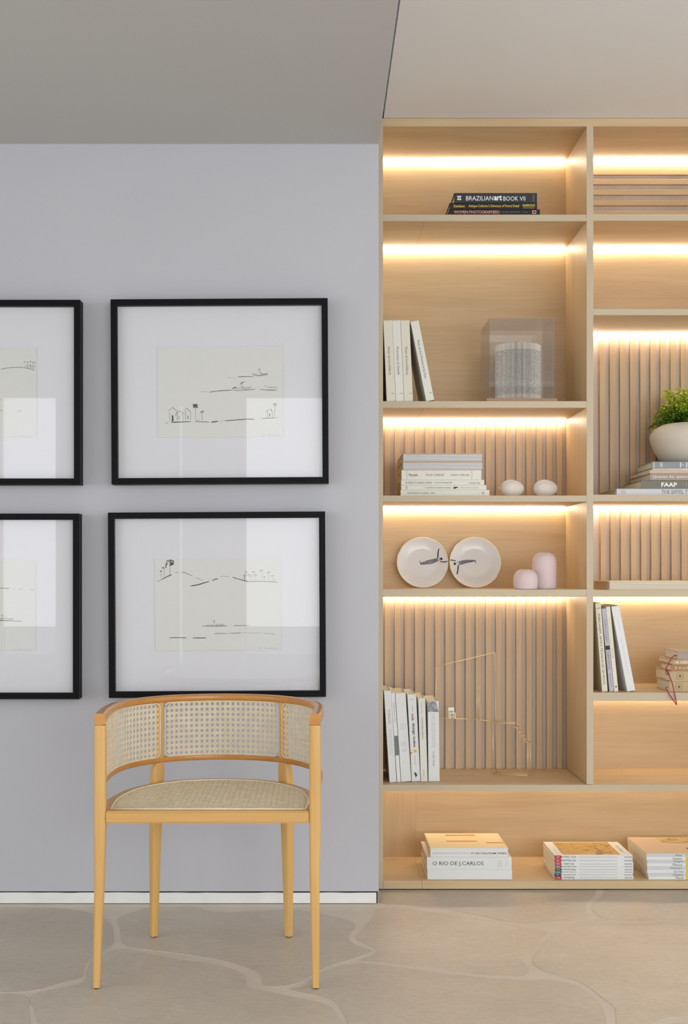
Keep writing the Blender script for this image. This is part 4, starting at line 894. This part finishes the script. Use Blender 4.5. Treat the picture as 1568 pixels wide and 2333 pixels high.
# --- leaning books, fifth opening
G = 'leaning books beside the divider'; Yf = 4.24; k = Yf/F
def lb(xb, wp_, xt, yt, cm, D, lab, tx, hard=False):
    hp = 1577.5-yt; ln = math.degrees(math.atan2(xb-xt, hp)); b, h, t = standing(xb, wp_, hp, Yf, R5+E, D, ln, CV[cm], M_page, lab, G, hard=hard, board=.0016)
    for s, f_, wd, ht, tm, bo in tx: lettering(b, s, t*.5, h*(1-f_), h*wd, ht*k, T[tm], rot=-90, bold=bo)
    return b, h, t
b, h, t = lb(1372.4, 12.6, 1356.6, 1376, 'lemon', .23, 'pale yellow book with long dark title, first beside the divider', [('EMBALAGEM, ARTE E TÉCNICA DE UM POVO', .52, .80, 6.5, 'dark', -.003)]); lettering(b, 'abt', t*.5, h*.945, t*.7, .006, T['grey'])
b, h, t = lb(1389.4, 9.8, 1371.4, 1388.5, 'lilac', .2, 'lilac grey book with dark band across its spine, second beside the divider', [('Cadernos de Viagem', .26, .27, 4.5, 'grey', 0), ('RUBENS MATUCK', .63, .22, 4.5, 'grey', 0), ('edições terceiro nome', .86, .16, 2.4, 'dark', 0)])
patch(b, .0004, t-.0004, h*.505, h*.555, T['dark'])
b, h, t = lb(1400.2, 9.2, 1381.2, 1384, 'lemon', .2, 'slim cream book with faint pink title, third beside the divider', [('BRASIL DE TODOS OS TEMPOS', .30, .33, 4, 'cream', 0), ('São Paulo', .55, .12, 4, 'lgrey', 0)]); patch(b, t*.35, t*.7, h*.05, h*.065, T['dark'])
b, h, t = lb(1430, 18, 1393.2, 1384, 'white', .21, 'thick white book tilted most steeply in the leaning row, blank spine', [('Fotografias Brasil', .2, .16, 2.6, 'silver', 0), ('Coleção de arte popular', .58, .42, 3, 'silver', 0)])
# --- old books with red ribbon
G = 'old books in the ribbon stack'; Yf = 4.232; k = Yf/F; z = R5+E
def emblem(b, xc, zc2, s):
    bm = bmesh.new()
    pts = [(xc+a*s, zc2+c*s) for a, c in rrect(2, 2, .5, 3)]; ribbon(bm, pts+pts[:1], .0007, -.0006)
    for a in range(0, 360, 45): ribbon(bm, [(xc, zc2), (xc+.5*s*math.cos(math.radians(a)), zc2+.6*s*math.sin(math.radians(a)))], .0016, -.0007)
    obj('spine_emblem', bm, T['dark'], b, recalc=False)
b, L, t = lying(1525, 1665, 23.5, Yf, z, .165, CV['linen'], M_pagel, 'old linen book with square emblem, bottom of the ribbon stack', G); emblem(b, 22.5*k, t*.5, 7*k); z += t+E
b, L, t = lying(1527.3, 1668, 23.6, Yf, z, .19, CV['linen'], M_pagel, 'old linen book with square emblem, second lowest of the ribbon stack', G); emblem(b, 22.5*k, t*.5, 7*k); z += t+E
b, L, t = lying(1530.3, 1660, 14.2, Yf, z, .14, CV['brown'], M_pagel, 'brown old book with faint gilt lettering, middle of the ribbon stack', G); lettering(b, 'E A LOGIA', 32*k, t*.5, 46*k, 5*k, T['cream']); z += t+E
b, L, t = lying(1533, 1664, 11.5, Yf, z, .18, CV['tan'], M_pagel, 'tan old book with white capitals, under the topmost of the ribbon stack', G); lettering(b, 'A CIDADE', 31*k, t*.5, 48*k, 5.5*k, T['white'], bold=.01); z += t+E
b, L, t = lying(1543, 1650, 19, Yf, z, .155, CV['taupe'], M_pagel, 'grey taupe old book trailing a red ribbon, topmost of its stack', G)
for a0 in (7, 14, 20): patch(b, a0*k, (a0+1.5)*k, t*.2, t*.6, T['lgrey'])
# red ribbon marker of that book
M_rib = pm('red_ribbon', (150, 24, 34), .5); bl = b.location
def rp(px, py, Y): return P(1340+px/6.86, 1300+py/6.86, Y) - bl
path = catmull([rp(1400, 1335, 4.245), rp(1345, 1332, 4.222), rp(1295, 1385, 4.218), rp(1250, 1470, 4.215), rp(1222, 1530, 4.212), rp(1240, 1590, 4.210), rp(1275, 1650, 4.206), rp(1320, 1770, 4.204), rp(1355, 1930, 4.202), rp(1385, 2085, 4.20), rp(1370, 2075, 4.199), rp(1290, 1960, 4.20), rp(1235, 1870, 4.203), rp(1216, 1835, 4.206), rp(1250, 1818, 4.208)], 5)
bm = bmesh.new(); rings = []
for i, p in enumerate(path):
    t_ = (path[min(i+1, len(path)-1)]-path[max(i-1, 0)]).normalized(); n_ = Vector((0, 1, 0)); a = t_.cross(n_).normalized()
    rings.append([p + a*.0019 + n_*.0003, p - a*.0019 + n_*.0003, p - a*.0019 - n_*.0003, p + a*.0019 - n_*.0003])
loft(bm, rings); rb = obj('ribbon_marker', bm, M_rib, b); rb['label'] = 'red ribbon bookmark'
bm = bmesh.new(); tube(bm, catmull([rp(1222, 1530, 4.208), rp(1212, 1600, 4.206), rp(1228, 1625, 4.205), rp(1262, 1612, 4.205), rp(1235, 1545, 4.207)], 4), .0011, 5); obj('ribbon_knot', bm, M_rib, rb)
